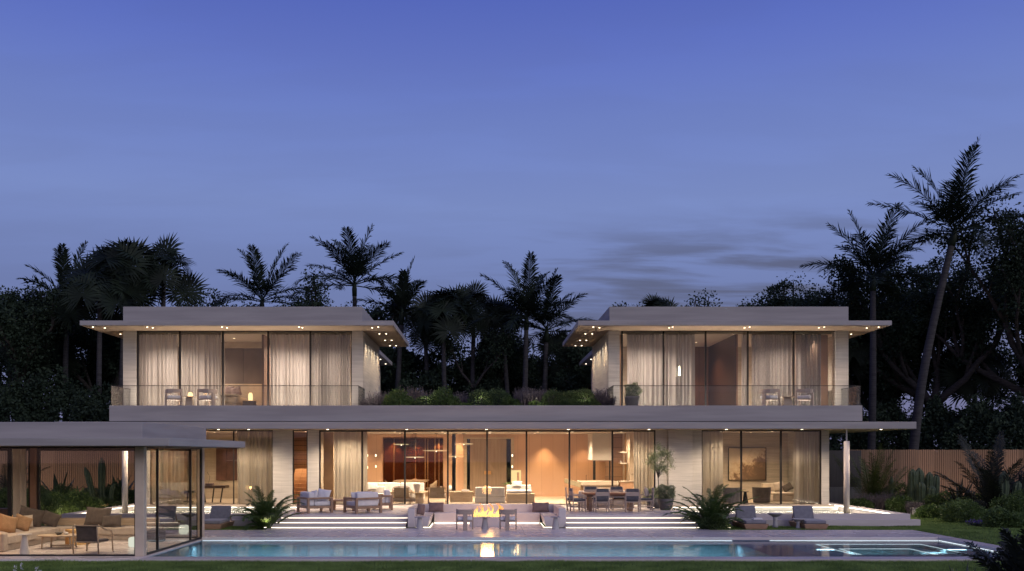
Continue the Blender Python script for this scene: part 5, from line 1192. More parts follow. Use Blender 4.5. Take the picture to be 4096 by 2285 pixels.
def spot_fix(x, y, z, label, pw, rot, cone=90, colr=(1,.80,.55)):
    t = thing('garden_spotlight', label, 'garden light', (x,y,z), 'garden spotlights'); part(MB().lathe([(.04,0),(.05,.05),(.05,.07)], 12, (x,y,z)), 'housing', BLACK, t); part(MB().lathe([(.042,.071),(.042,.074)], 12, (x,y,z)), 'lens', DISC, t)
    lamp('SPOT', (x,y,z+.12), pw, colr, size=.04, spot=cone, blend=.8, rot=rot, name='garden_lamp')
spot_fix(ux(1062,32.5), 32.45, .0, 'small white garden light in the grass under the left bushy palm', 12, (R(160),0,0))
spot_fix(ux(2915,32.5), 32.45, .0, 'small white garden light in the grass beside the right bushy palm', 12, (R(160),0,R(20)))
for i, x in enumerate((-25.0,-22.4,-20.0,-18.0)): spot_fix(x, 47.8, .0, ('unseen light added to brighten the left fence, behind the '+['left edge palm bush','tall dark shrub','broad agave','tall cactus'][i]), 85, (R(112),0,0), cone=130, colr=(1,.72,.48))  # spots hidden behind the plants, added to light the left fence
for i, x in enumerate((21.5,24.0,26.6,29.2)): spot_fix(x, 45.6, .0, ('unseen light added to brighten the right fence, behind the '+['thin cactus','cactus clump','large spiky agave','dark feather palm'][i]), 75, (R(112),0,0), cone=130, colr=(1,.68,.48))  # same on the right: unseen spots added so the fence is lit
spot_fix(-17.6, 38.2, .0, 'light added on the lawn to brighten the glossy shrub on the left', 120, (R(80),0,R(25)), cone=110)  # spot added to brighten the left bed
spot_fix(17.3, 38.0, .0, 'garden light beside the right pond corner', 45, (R(80),0,R(-50)), cone=110)

spot_fix(6.85, 37.2, .432, 'small light added on the terrace floor to brighten the potted tree', 22, (R(155),0,R(-10)), cone=110)  # added in front of the potted tree to lift its crown
spot_fix(-19.2, 37.8, .0, 'second light added to brighten the left bed, left of the pond rim behind the pavilion', 90, (R(80),0,0), cone=120)  # another spot added for the shrubs of the left bed
# low lights added among the roof planting to brighten the shrubs
for i, (x, lb) in enumerate(((-4.9,'leftmost glossy shrub'),(-2.6,'tall glossy shrub'),(-.2,'smooth clipped ball'),(2.2,'bare palm trunk'),(4.3,'tallest ball shrub'))):
    t = thing('garden_spotlight', 'small light added to brighten the roof planting before the '+lb, 'garden light', (x,39.55,4.78), 'added lights in the roof planting'); part(MB().lathe([(.012,-.14),(.012,.27),(.03,.28),(.03,.33)], 10, (x,39.55,4.78)), 'housing', BLACK, t)
    lamp('SPOT', (x,39.5,5.14), 13, (1,.88,.66), size=.05, spot=140, blend=.9, rot=(R(75),0,0), name='added_roof_garden_spot')
# ================================================================ PAVILION
P = thing('pavilion', 'glass walled garden pavilion with a flat overhanging roof at the left edge of the pool', 'pavilion', (-13, 27.5, -.1))
part(MB().box(-19, -9.24, 24.2, 30.4, -.32, -.088), 'floor', DECK, P, bevel=.006)
part(MB().box(-19.5, -8.35, 24.0, 31.6, 2.915, 3.13), 'roof', STUCCO, P, bevel=.012)
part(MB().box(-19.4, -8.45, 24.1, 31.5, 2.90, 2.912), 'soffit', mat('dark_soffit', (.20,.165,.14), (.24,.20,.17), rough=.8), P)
part(MB().box(-19, -9.55, 25.3, 31.1, 3.13, 3.59), 'roof_parapet', STUCCO, P, bevel=.012)
PC = mat('pavilion_plaster', (.52,.43,.33), (.58,.485,.375), rough=.7)
for (x0,x1,y0,y1) in ((-9.56,-9.32,24.8,25.02), (-9.50,-9.33,30.0,30.2)): part(MB().box(x0,x1,y0,y1,-.088,2.90), 'post', PC, P, bevel=.006)
bp_ = part(MB().box(-15.05,-14.83,30.05,30.2,-.088,2.90), 'post', mat('brown_post', (.17,.095,.06), (.21,.12,.08), rough=.5), P, bevel=.004)
def pwin(q, pane):
    f = part(q, 'window', FRAME, P); part(pane, 'pane', PGLASS, f)
pwin(MB().box(-18.9,-9.56,24.86,24.93,-.087,-.045).box(-9.60,-9.562,24.86,24.93,-.045,2.86).box(-18.9,-9.56,24.86,24.93,2.86,2.90), MB().box(-18.9,-9.60,24.89,24.90,-.045,2.86))
sy = [25.03, 26.0, 28.9, 29.98]
for a, b in zip(sy[:-1], sy[1:]):
    pwin(MB().box(-9.40,-9.34,a,b,-.087,-.03).box(-9.40,-9.34,a,b,2.85,2.90).box(-9.40,-9.34,b-.06,b,-.03,2.85), MB().box(-9.375,-9.365,a,b-.06,-.03,2.85))
for a, b in ((-14.82,-9.51), (-15.75,-15.06), (-18.9,-15.76)):
    pwin(MB().box(a,b,30.08,30.15,-.087,-.04).box(a,b,30.08,30.15,2.80,2.90).box(a,a+.07,30.08,30.15,-.04,2.80).box(b-.05,b,30.08,30.15,-.04,2.80), MB().box(a+.07,b-.05,30.11,30.12,-.04,2.80))
curtain('curtain', 'bunched cream curtain beside the brown post in the pavilion', -15.62, -15.12, 29.95, -.07, 2.86, CURTW, 21, amp=.07, wl=.22)
SG = 'pavilion sofa cushions'
so_ = thing('sectional_sofa', 'long L shaped beige sofa with a slatted low back in the pavilion', 'sofa', (-13,29,-.088))
part(MB().box(-15.2,-10.75,29.25,30.0,.10,.33), 'seat', BEIGEF, so_, bevel=.03, seg=3)
part(MB().box(-15.2,-10.8,29.33,29.98,-.087,.098), 'base', BEIGEF, so_, bevel=.02)
part(MB().box(-15.2,-13.7,26.1,29.24,.10,.33), 'seat', BEIGEF, so_, bevel=.03, seg=3); part(MB().box(-15.2,-13.78,26.15,29.24,-.087,.098), 'base', BEIGEF, so_, bevel=.02)
part(MB().box(-14.4,-13.68,25.82,26.09,-.087,.45), 'armrest', BEIGEF, so_, bevel=.06, seg=4)
q = MB()
for k in range(4): q.box(-14.55,-12.62,30.0,30.03,.345+k*.062,.40+k*.062); q.box(-12.58,-10.75,30.0,30.03,.345+k*.062,.40+k*.062)
part(q, 'slatted_back', PALEWOOD, so_)
pillow_thing('large dark taupe cushion at the corner of the pavilion sofa', (-14.72,29.45,.66), .78, .60, .22, BROWNF, rx=-.25, ry=.25, rz=.25, group=SG)
pillow_thing('second dark taupe cushion leaning beside the corner one', (-14.15,29.6,.58), .60, .46, .2, BROWNF, rx=-.3, ry=.3, rz=-.1, group=SG)
pillow_thing('very large square taupe cushion in the middle of the back sofa', (-12.62,29.62,.66), .84, .62, .22, BROWNF, rx=-.25, ry=.06, group=SG)
pillow_thing('smaller taupe cushion in front of the very large one', (-12.1,29.45,.53), .64, .40, .18, BROWNF, rx=-.3, ry=-.04, group=SG)
pillow_thing('orange lit cushion at the left end of the pavilion sofa', (-14.35,27.3,.60), .62, .54, .22, OCHRE, rx=-.2, ry=.3, rz=1.0, group=SG)
pillow_thing('ochre cushion tucked behind the orange lit one', (-14.2,27.9,.58), .52, .48, .2, OCHRE, rx=-.2, ry=.4, rz=.8, group=SG)
pillow_thing('round cream cushion between ochre and taupe cushions', (-14.45,28.6,.56), .44, .44, .25, BEIGEF, rx=-.2, rz=.8, group=SG)
ot = thing('coffee_table', 'oval pale wooden coffee table in the pavilion', 'coffee table', (-12.62,27.0,-.088))
part(MB().lathe([(.62,.265),(.66,.28),(.66,.30),(.64,.305)], 48, (-12.62,27.0,0), sy=.66), 'tabletop', PALEWOOD, ot)
for (dx, dy) in ((-.42,-.2),(.38,-.22),(-.36,.22),(.34,.22)): part(MB().tube([(-12.62+dx*1.08,27+dy*1.08,-.088),(-12.62+dx,27+dy,.27)], [.022,.03], 10), 'leg', PALEWOOD, ot, smooth=True)
part(MB().lathe([(.34,.0),(.36,.02)], 36, (-12.55,27.0,-.02), sy=.6), 'lower_shelf', PALEWOOD, ot)
bw = thing('bowl', 'small dark bowl on the oval coffee table', 'bowl', (-12.66,27.0,.306)); part(MB().lathe([(.05,0),(.11,.05),(.12,.075),(.10,.07),(.04,.02)], 24, (-12.66,27.0,.306)), 'shell', DARKPOT, bw, smooth=True)
og = thing('ornament', 'small white rabbit like ornament on the oval coffee table', 'ornament', (-12.42,26.95,.306)); part(MB().sphere((-12.42,26.95,.35), .07,.045,.045).sphere((-12.48,26.95,.40), .03,.028,.035).tube([(-12.485,26.95,.42),(-12.478,26.95,.49)], [.010,.004], 6), 'figure', CERAM, og, smooth=True)
dr_ = thing('wicker_stool', 'sparkling pierced metal drum stool lit from inside, behind the oval table', 'stool', (-12.6,28.1,-.088))
part(MB().lathe([(.30,0),(.33,.2),(.33,.40),(.31,.45),(.30,.45)], 36, (-12.6,28.1,-.088)), 'drum', emit('amber_core', (1,.55,.20), .9), dr_)
wv = MB(); rng = random.Random(6)
for k in range(44):
    a = 2*math.pi*k/44
    for s in (-1, 1):
        wv.tube([(-12.6+.345*math.cos(a+s*t*.9), 28.1+.345*math.sin(a+s*t*.9), -.08+.45*t) for t in (0,.25,.5,.75,1)], .012, 4)
part(wv, 'lattice', BRASS, dr_)
pch = thing('armchair', 'open framed pavilion armchair with a taupe sling back, seen from behind', 'armchair', (0,0,0))
part(MB().pillow((0,-.30,.56), .66,.46,.05, rx=.12), 'backrest', BROWNF, pch, smooth=True); part(MB().box(-.31,.31,-.28,.32,.30,.38), 'seat_cushion', BROWNF, pch, bevel=.03, seg=3)
for s in (-1, 1):
    part(MB().tube([(s*.38,-.33,0),(s*.37,-.36,.45),(s*.36,-.38,.76),(s*.36,-.30,.80),(s*.37,.0,.66),(s*.38,.30,.60),(s*.39,.34,.50),(s*.40,.36,0)], .021, 8), 'side_frame', PALEWOOD, pch, smooth=True)
part(MB().tube([(-.36,-.38,.79),(.36,-.38,.79)], .018, 8).tube([(-.37,-.31,.33),(.37,-.31,.33)], .015, 6).tube([(-.38,.3,.33),(.38,.3,.33)], .015, 6), 'crossbar', PALEWOOD, pch); put(pch, (-11.12,25.75,-.088), R(-8))
wc = make_cone(.13, .065, .56, .20, CERAM, name='side_table'); wc['label'] = 'white cone side table at the front of the pavilion'; put(wc, (-12.85,25.35,-.088))
pf = thing('pouf', 'dark round pouf inside the pavilion near the pool corner', 'pouf', (-10.55,29.1,-.088)); part(MB().lathe([(.27,0),(.30,.04),(.30,.30),(.27,.34)], 32, (-10.55,29.1,-.088)), 'cushion', DARKPL, pf, bevel=.02)
LAN = emit('lantern_glow', (.95,1,.86), .85)
for (x, y, z, lb) in ((-10.2,30.75,0,'glowing rounded square lantern on the deck behind the pavilion'),(-10.55,27.3,-.088,'glowing rounded square lantern half hidden by the pavilion post')):
    t = thing('lantern', lb, 'lantern', (x,y,z), 'glowing lanterns'); part(MB().box(x-.14,x+.14,y-.14,y+.14,z,z+.30), 'shade', LAN, t, bevel=.07, seg=4); part(MB().lathe([(.05,0),(.05,.015)], 12, (x,y,z+.298)), 'cap', CERAM, t)
fb = thing('fire_bench', 'brown built-in planter box with an orange light line behind the pavilion', 'planter', (-16.6,32.0,0)); part(MB().box(-17.6,-15.9,31.7,32.3,.55,.78).box(-17.4,-16.1,31.8,32.2,-.02,.55), 'box', mat('rust_box', (.20,.12,.08), (.24,.15,.10), rough=.7), fb, bevel=.01); part(MB().box(-17.55,-15.95,31.69,31.699,.53,.55), 'light_strip', emit('orange_line', (1,.5,.12), 4), fb)
fl_ = thing('floor_lamp', 'low amber lamp standing past the left end of the pavilion sofa', 'lamp', (-14.55,25.5,-.088)); part(MB().lathe([(.10,0),(.10,.01),(.012,.015),(.012,.60)], 16, (-14.55,25.5,-.088)), 'stand', BRASS, fl_); part(MB().lathe([(.16,.60),(.12,.85)], 20, (-14.55,25.5,-.088)), 'shade', emit('amber_shade', (1,.6,.25), 6), fl_)
lamp('POINT', (-14.3,25.75,.62), 26, (1,.50,.18), size=.08, name='floor_lamp_light')
for (x, y, pw) in ((-13.2,26.6,190),(-11.2,26.6,170),(-12.6,28.7,150),(-15.0,28.3,120),(-10.6,29.0,110)):
    part(MB().lathe([(.04,0),(.04,.006)], 12, (x,y,2.89)), 'downlight', DISC2, P); lamp('SPOT', (x,y,2.87), pw, (1,.78,.56), size=.04, spot=130, blend=.9, name='pavilion_lamp')

# ================================================================ GREAT ROOM
IG = .436
def sofa(name, label, x0, x1, y0, y1, z0, seat, top, m, cat='sofa', base=None, backs=2, facing=-1):
    t = thing(name, label, cat, ((x0+x1)/2, (y0+y1)/2, z0)); d = .22
    part(MB().box(x0,x1,y0,y1,z0+.02,seat-.14), 'base', base or m, t, bevel=.02)
    part(MB().box(x0+.02,x1-.02,y0 if facing < 0 else y0+d, y1-d if facing < 0 else y1, seat-.138, seat), 'seat_cushion', m, t, bevel=.04, seg=3)
    w_ = (x1-x0)/backs
    for k in range(backs): part(MB().box(x0+w_*k+.01, x0+w_*(k+1)-.01, (y1-d) if facing < 0 else y0, y1 if facing < 0 else y0+d, seat-.137, top), 'back_cushion', m, t, bevel=.045, seg=3)
    return t
sofa('sofa', 'long white sofa facing the terrace at the left of the great room', ux(1500,43.6), ux(1696,43.6), 43.0, 44.0, IG, .90, 1.30, WHITE, backs=2)
sofa('armchair', 'white armchair cut by the wide ivory curtain beside the long sofa', ux(1476,42.6), ux(1512,42.6)+.3, 42.3, 43.1, IG, .84, 1.15, WHITE, cat='armchair', backs=1)
pillow_thing('crumpled cream cushion on the left end of the long white sofa', (ux(1490,42.8),42.75,1.15), .5,.42,.18, WHITE, rx=-.3)
sofa('sofa', 'pale sofa seen from behind right at the glass, behind the fire', -.50, .88, 41.5, 42.3, IG, .86, 1.17, CERAM, backs=1, facing=1)
rs = sofa('daybed', 'white daybed with a wooden plinth beside the yellow lamp', ux(2026,42.4), ux(2128,42.4), 42.0, 43.2, IG, 1.00, 1.22, WHITE, cat='daybed', base=PALEWOOD, backs=2)
part(MB().box(ux(2026,42.1), ux(2128,42.1)+.1, 41.7, 41.98, IG, .86), 'plinth', PALEWOOD, rs, bevel=.01)
pillow_thing('plump cream cushion heaped on the white daybed', (1.45,42.4,1.25), .5,.36,.25, WHITE, rx=-.5)
def make_rattan():
    t = thing('armchair', 'x', 'armchair')
    part(MB().box(-.34,.34,-.34,-.30,.30,.74), 'backrest', mat('woven_cane', (.34,.25,.15), (.42,.31,.2), rough=.8, scale=60), t, bevel=.01)
    part(MB().tube([(-.40,-.36,0),(-.40,-.36,.66),(-.36,-.36,.74),(-.28,-.36,.775),(.28,-.36,.775),(.36,-.36,.74),(.40,-.36,.66),(.40,-.36,0)], .017, 8), 'back_frame', TEAK, t, smooth=True)
    for s in (-1, 1): part(MB().tube([(s*.41,-.33,.60),(s*.42,.30,.60),(s*.42,.34,.55),(s*.42,.34,0)], .017, 8), 'armrest', TEAK, t, smooth=True)
    part(MB().box(-.36,.36,-.29,.34,.30,.44), 'seat_cushion', BEIGEF, t, bevel=.03, seg=3); part(MB().box(-.39,.39,-.35,.35,.255,.285), 'seat_frame', TEAK, t, bevel=.004); return t
ra = make_rattan(); ra['label'] = 'cane backed armchair seen from behind at the glass, left of the vase'; ra['group'] = 'cane armchairs at the glass'; put(ra, (ux(1608,41.4),41.4,IG))
dup(ra, (ux(1750,41.4),41.4,IG), 0, 'cane backed armchair seen from behind at the glass, right of the vase')
dt_ = thing('drum_table', 'cylindrical pale wooden table carrying the white vase', 'side table', (ux(1678,41.6),41.6,IG)); part(MB().lathe([(.19,0),(.19,.45)], 36, (ux(1678,41.6),41.6,IG)), 'drum', PALEWOOD, dt_); part(MB().lathe([(.30,.45),(.30,.48)], 36, (ux(1678,41.6),41.6,IG)), 'tabletop', PALEWOOD, dt_, bevel=.004)
va = thing('vase', 'large white tapered vase standing on the drum table', 'vase', (ux(1668,41.6),41.6,IG+.481)); part(MB().lathe([(.08,0),(.11,.10),(.175,.32),(.18,.40),(.14,.44),(.09,.45),(.085,.46),(.07,.45)], 36, (ux(1668,41.6),41.6,IG+.481)), 'body', CERAM, va, smooth=True)
lt = thing('long_table', 'long low pale table running behind the cane armchairs', 'coffee table', (-2.6,42.6,IG))
part(MB().box(ux(1557,42.5), ux(1895,42.5), 42.3, 42.9, .87, .94), 'tabletop', PALEWOOD, lt, bevel=.005)
part(MB().box(ux(1800,42.5), ux(1890,42.5), 42.35, 42.85, IG, .868), 'cabinet', PALEWOOD, lt, bevel=.005); part(MB().box(ux(1560,42.5), ux(1568,42.5), 42.35, 42.85, IG, .868), 'leg', PALEWOOD, lt, bevel=.004)
for (u, w_, h, lb) in ((1801,.16,.22,'white ribbed lamp jar on the long low table'),): t = thing('jar', lb, 'jar', (ux(u,42.6),42.6,.941)); part(MB().lathe([(.075,0),(.085,.10),(.08,.12),(.07,.24)], 20, (ux(u,42.6),42.6,.941)), 'body', CERAM, t, smooth=True)
t = thing('book_stack', 'white books on the right end of the long low table', 'books', (ux(1862,42.6),42.6,.941)); rot_box(qq := MB(), (ux(1862,42.6),42.6,.975), .34,.25,.065, rz=.1); part(qq, 'book', WHITE, t, bevel=.004)
tl = thing('table_lamp', 'table lamp with a hollow square yellow shade behind the white daybed', 'lamp', (ux(2064,43.7),43.7,1.15)); X0 = ux(2064,43.7)
q = MB().box(X0-.23,X0+.04,43.55,43.85,1.33,1.90).box(X0+.04,X0+.23,43.55,43.85,1.80,1.90).box(X0+.16,X0+.23,43.55,43.85,1.40,1.80); part(q, 'shade', emit('lamp_shade_yellow', (1,.74,.34), 1.25), tl, bevel=.01)
part(MB().box(X0-.04,X0+.04,43.66,43.74,1.21,1.33), 'stem', BRASS, tl); lamp('POINT', (X0,43.3,1.6), 10, (1,.62,.28), size=.12, name='table_lamp_light')
t = thing('side_cabinet', 'dark low cabinet carrying the yellow lamp', 'cabinet', (X0,43.7,IG)); part(MB().box(X0-.5,X0+.4,43.45,43.95,IG,1.205), 'body', WOODDK, t, bevel=.006)
pl_ = thing('table_plant', 'small green table plant left of the yellow lamp', 'plant', (X0-.36,43.6,1.206)); nr = np.random.default_rng(3); C = np.array([X0-.36,43.6,1.26])+nr.normal(0,1,(260,3))*np.array([.12,.04,.03]); leafmesh('leaves', C, unit(nr.normal(0,1,C.shape)), .05, .3, LEAFS['shrub'], pl_, nr)
# alcove dining table, chairs
at_ = thing('dining_table', 'wooden dining table inside the alcove before the smoked glass', 'dining table', (-4.1,49.2,IG)); part(MB().box(-4.95,-3.15,48.35,50.6,1.19,1.25), 'tabletop', PALEWOOD, at_, bevel=.01); part(MB().box(-4.3,-3.8,48.9,50.2,IG,1.19), 'pedestal', PALEWOOD, at_, bevel=.01)
def make_shell():
    t = thing('dining_chair', 'x', 'chair'); vs = []; fs = []; n = 14
    for i in range(n+1):
        a = math.pi*(1.0+i/n); c, s_ = math.cos(a), math.sin(a); h = .86-.22*abs(c)**2
        vs += [(c*.28,s_*.26,.45),(c*.31,s_*.30,h)]
    for i in range(n): fs.append((2*i,2*i+2,2*i+3,2*i+1))
    part(MB().add(vs, fs), 'backrest', PALEWOOD, t, solid=.025, smooth=True); part(MB().lathe([(.27,.40),(.28,.46)], 24), 'seat', PALEWOOD, t)
    for s in (-1,1):
        for s2 in (-1,1): part(MB().tube([(s*.24,s2*.22,0),(s*.18,s2*.16,.41)], [.012,.018], 8), 'leg', PALEWOOD, t)
    return t
sh = make_shell(); sh['label'] = 'rounded wooden chair at the left of the alcove dining table'; sh['group'] = 'rounded chairs at the alcove table'; put(sh, (-5.15,49.0,IG), R(-90))
dup(sh, (-2.85,47.9,IG), R(75), 'rounded wooden chair at the right of the alcove dining table'); dup(sh, (-4.0,51.0,IG), R(180), 'rounded wooden chair at the far end of the alcove dining table')
t = thing('bench_table', 'low wooden console against the brown wall left of the sofa', 'console', (-6.9,46.5,IG)); part(MB().box(-7.3,-6.2,46.2,46.9,1.28,1.33).box(-7.25,-6.25,46.3,46.85,IG,1.279), 'body', PALEWOOD, t, bevel=.006)
# glass disc chandeliers
GLD = bpy.data.materials.new('alabaster_disc'); GLD.use_nodes = True; nt = GLD.node_tree; N = nt.nodes; L = nt.links; N.clear(); o_ = N.new('ShaderNodeOutputMaterial'); em = N.new('ShaderNodeEmission'); em.inputs[0].default_value = (1,.72,.38,1); em.inputs[1].default_value = 1.3; tr = N.new('ShaderNodeBsdfTransparent'); mx = N.new('ShaderNodeMixShader')
tc = N.new('ShaderNodeTexCoord'); nz = N.new('ShaderNodeTexNoise'); nz.inputs['Scale'].default_value = 7; L.new(tc.outputs['Object'], nz.inputs[0]); mr = N.new('ShaderNodeMapRange'); mr.inputs['From Min'].default_value = .35; mr.inputs['From Max'].default_value = .7; mr.inputs['To Min'].default_value = .12; mr.inputs['To Max'].default_value = .75; L.new(nz.outputs[0], mr.inputs['Value'])
L.new(mr.outputs[0], mx.inputs[0]); L.new(tr.outputs[0], mx.inputs[1]); L.new(em.outputs[0], mx.inputs[2]); L.new(mx.outputs[0], o_.inputs[0])
for (u, v, w_, uc, lb) in ((1605,1778,62,1651,'upper left translucent disc pendant in the great room'),(1745,1803,112,1731,'widest translucent disc pendant in the middle of the great room'),(1855,1776,80,1811,'right upper translucent disc pendant near the wooden door'),
     (1660,1829,80,1671,'lowest translucent disc pendant on the left of the great room'),(1822,1826,74,1752,'lower right translucent disc pendant with a small round bulb')):
    Y = 45; x = ux(u, Y); z = vz(v, Y); r = w_/2*Y/F; t = thing('pendant_lamp', lb, 'pendant lamp', (x,Y,z), 'disc pendants of the great room')
    part(MB().sphere((x,Y,z), r, r, .028, n=32, m=6), 'disc', GLD, t, smooth=True)
    part(MB().tube([(x,Y,z+.02),(x,Y,3.68)], .007, 5).lathe([(.09,0),(.09,.02)], 16, (x,Y,3.675)), 'cord', FRAME, t); part(MB().sphere((x,Y,z-.03), .03,.03,.03, 10, 6), 'bulb', DISC2, t)
cl = thing('cluster_pendant', 'bundle of thin hanging rods with a pale glass screen below', 'pendant lamp', (ux(1665,45.6),45.6,2.2))
q = MB()
for u in (1644,1651,1656,1662,1667): q.box(ux(u,45.6)-.01, ux(u,45.6)+.01, 45.59, 45.61, 2.85, 3.69)
part(q, 'rods', BLACK, cl); part(MB().box(ux(1622,45.6), ux(1672,45.6), 45.57, 45.60, 2.22, 2.84), 'screen', glassmat('amber_screen', (.86,.68,.48), 1), cl)
for (u, v, Y, lb) in ((1469,1822,42.2,'upper glowing wall light on the left end of the great room'),(1469,1870,42.2,'lower glowing wall light on the left end of the great room'),(1503,1822,47.7,'upper small wall light on the brown wall'),(1503,1866,47.7,'lower small wall light on the brown wall'),
     (2049,1822,47.6,'upper glowing wall light right of the entrance door'),(2049,1867,47.6,'lower glowing wall light right of the entrance door')):
    x = ux(u, Y); z = vz(v, Y); t = thing('wall_light', lb, 'wall light', (x,Y,z), 'small wall lights'); part(MB().lathe([(.015,-.065),(.032,-.04),(.032,.04),(.015,.065)], 14, (x,Y,z)), 'globe', emit('wall_globe', (1,.85,.6), 4), t, smooth=True); part(MB().box(x-.02,x+.02,Y+.05,Y+.2,z-.02,z+.02), 'bracket', BRASS, t)
# kitchen
hd = thing('cooker_hood', 'big hanging pale cooker hood with dark posts over the kitchen island', 'cooker hood', (5.6,45,2.37))
part(MB().box(5.15,6.09,44,46,2.37,3.69), 'hood', CEILM, hd, bevel=.03); part(MB().box(5.20,5.32,44.1,44.2,1.42,2.368), 'post', FRAME, hd, bevel=.004); part(MB().box(5.98,6.04,44.1,44.2,1.42,2.368), 'post', FRAME, hd, bevel=.004)
isl = thing('kitchen_island', 'chunky veined stone kitchen island under the hood', 'kitchen island', (5.5,44.2,IG))
part(MB().hexa([(4.78,43.6,IG),(6.25,43.6,IG),(6.25,44.9,IG),(4.78,44.9,IG)], [(4.62,43.5,1.18),(6.30,43.5,1.18),(6.30,45,1.18),(4.62,45,1.18)]), 'body', MARBLE, isl, bevel=.02)
part(MB().box(4.55,6.34,43.45,45.3,1.181,1.36), 'worktop', INTRAV, isl, bevel=.015)
part(MB().hexa([(3.85,43.5,1.28),(4.54,43.5,1.05),(4.54,44.6,1.05),(3.85,44.6,1.28)], [(3.85,43.5,1.50),(4.54,43.5,1.30),(4.54,44.6,1.30),(3.85,44.6,1.50)]), 'bar_wing', mat('olive_stone', (.28,.24,.15), (.34,.29,.19), rough=.5), isl, bevel=.01)
part(MB().tube([(4.95,44.9,1.36),(4.95,44.9,1.62),(4.98,44.9,1.64)], .012, 8), 'tap', BLACK, isl)
cb_ = thing('kitchen_counter', 'wooden kitchen counter with a pale worktop right of the island', 'kitchen counter', (6.9,44,IG)); part(MB().box(6.42,7.6,43.6,44.3,IG,1.33), 'cabinet', WOOD, cb_, bevel=.006); part(MB().box(6.38,7.6,43.55,44.35,1.331,1.38), 'worktop', INTRAV, cb_, bevel=.006)
part(MB().tube([(7.25,44.1,1.38),(7.25,44.1,1.66),(7.20,44.1,1.71),(7.10,44.1,1.71),(7.06,44.1,1.67)], .013, 8), 'tap', BLACK, cb_)
for (v, lb, h) in ((1809,'upper glowing kitchen shelf','u'),(1853,'lower glowing kitchen shelf with bottles','l')):
    z = vz(v, 45); t = thing('wall_shelf', lb+' beside the curtain', 'shelf', (6.8,45,z), 'kitchen shelves'); part(MB().box(ux(2476,45), 6.98, 44.9, 45.2, z-.02, z+.02), 'board', PALEWOOD, t, bevel=.003); part(MB().box(ux(2480,45), 6.96, 44.89, 44.899, z-.012, z+.008), 'light_strip', emit('shelf_led', (1,.8,.55), 3), t)
    part(MB().box(ux(2499,45), ux(2503,45), 45.0, 45.05, .9, 3.7), 'upright', BRASS, t) if h == 'l' else None
for i, (u, h, lb) in enumerate(((2484,.10,'short pale jar on the left of the lower kitchen shelf'),(2521,.30,'tall dark bottle on the lower kitchen shelf'),(2527,.18,'squat grey jar right of the tall bottle'))):
    x = ux(u, 44.95); z = vz(1853,45)+.021; t = thing('bottle', lb, 'bottle', (x,45.02,z)); part(MB().lathe([(.04,0),(.045,h*.55),(.02,h*.75),(.02,h)], 14, (x,45.02,z)), 'body', DARKPL if h > .2 else CERAM, t, smooth=True)

# ================================================================ STUDY (left) and PAINTING ROOM (right)
ds = thing('desk', 'dark desk on slanted legs in the study', 'desk', (-12.75,42.2,IG)); part(MB().box(-13.3,-12.0,41.9,42.6,1.10,1.22), 'desktop', mat('desk_walnut', (.05,.03,.022), (.08,.05,.035), rough=.4), ds, bevel=.02)
for (a, b) in ((-13.1,-13.0),(-12.6,-12.68),(-12.2,-12.3)): part(MB().bar((b,42.2,IG),(a,42.2,1.10),.05,.05), 'leg', BLACK, ds)
dl = thing('desk_lamp', 'thin jointed desk lamp on the study desk', 'lamp', (-12.9,42.3,1.221)); part(MB().tube([(-12.9,42.3,1.22),(-12.82,42.3,1.62),(-12.95,42.3,1.85)], .010, 6).lathe([(.07,0),(.07,.015)], 14, (-12.9,42.3,1.221)), 'arm', BLACK, dl)
bx_ = thing('desk_box', 'small brown box standing on the study desk', 'box', (-12.75,42.1,1.221)); part(MB().box(-12.95,-12.6,42.0,42.2,1.221,1.33), 'body', MAUVE, bx_, bevel=.008)
oc = thing('office_chair', 'high backed brown leather office chair in the study', 'office chair', (-13.85,42.1,IG))
part(MB().hexa([(-14.05,41.9,1.0),(-13.95,41.9,.95),(-13.95,42.35,.95),(-14.05,42.35,1.0)], [(-14.2,41.95,1.72),(-14.1,41.95,1.72),(-14.1,42.3,1.72),(-14.2,42.3,1.72)]), 'backrest', mat('tan_leather', (.18,.08,.045), (.22,.10,.06), rough=.4), oc, bevel=.02)
part(MB().box(-14.1,-13.5,41.85,42.4,.86,.99), 'seat', BLACK, oc, bevel=.03); part(MB().lathe([(.03,0),(.03,.40)], 10, (-13.8,42.1,.47)), 'column', BLACK, oc)
q = MB()
for k in range(5): a = k*1.2566; q.bar((-13.8,42.1,.50),(-13.8+.3*math.cos(a),42.1+.3*math.sin(a),.46),.04)
part(q, 'base', BLACK, oc)
PAINT = bpy.data.materials.new('painting'); PAINT.use_nodes = True; nt = PAINT.node_tree; N = nt.nodes; L = nt.links; b = N['Principled BSDF']; b.inputs['Roughness'].default_value = .6
tc = N.new('ShaderNodeTexCoord'); sp = N.new('ShaderNodeSeparateXYZ'); L.new(tc.outputs['Object'], sp.inputs[0]); nz = N.new('ShaderNodeTexNoise'); nz.inputs['Scale'].default_value = 3.2; nz.inputs['Detail'].default_value = 12; nz.inputs['Roughness'].default_value = .7; nz.inputs['Distortion'].default_value = .6; L.new(tc.outputs['Object'], nz.inputs[0])
m1 = N.new('ShaderNodeMath'); m1.operation = 'MULTIPLY_ADD'; m1.inputs[1].default_value = .24; L.new(sp.outputs['X'], m1.inputs[0]); L.new(nz.outputs[0], m1.inputs[2]); m2 = N.new('ShaderNodeMath'); m2.operation = 'MULTIPLY_ADD'; m2.inputs[1].default_value = -.30; L.new(sp.outputs['Z'], m2.inputs[0]); L.new(m1.outputs[0], m2.inputs[2])
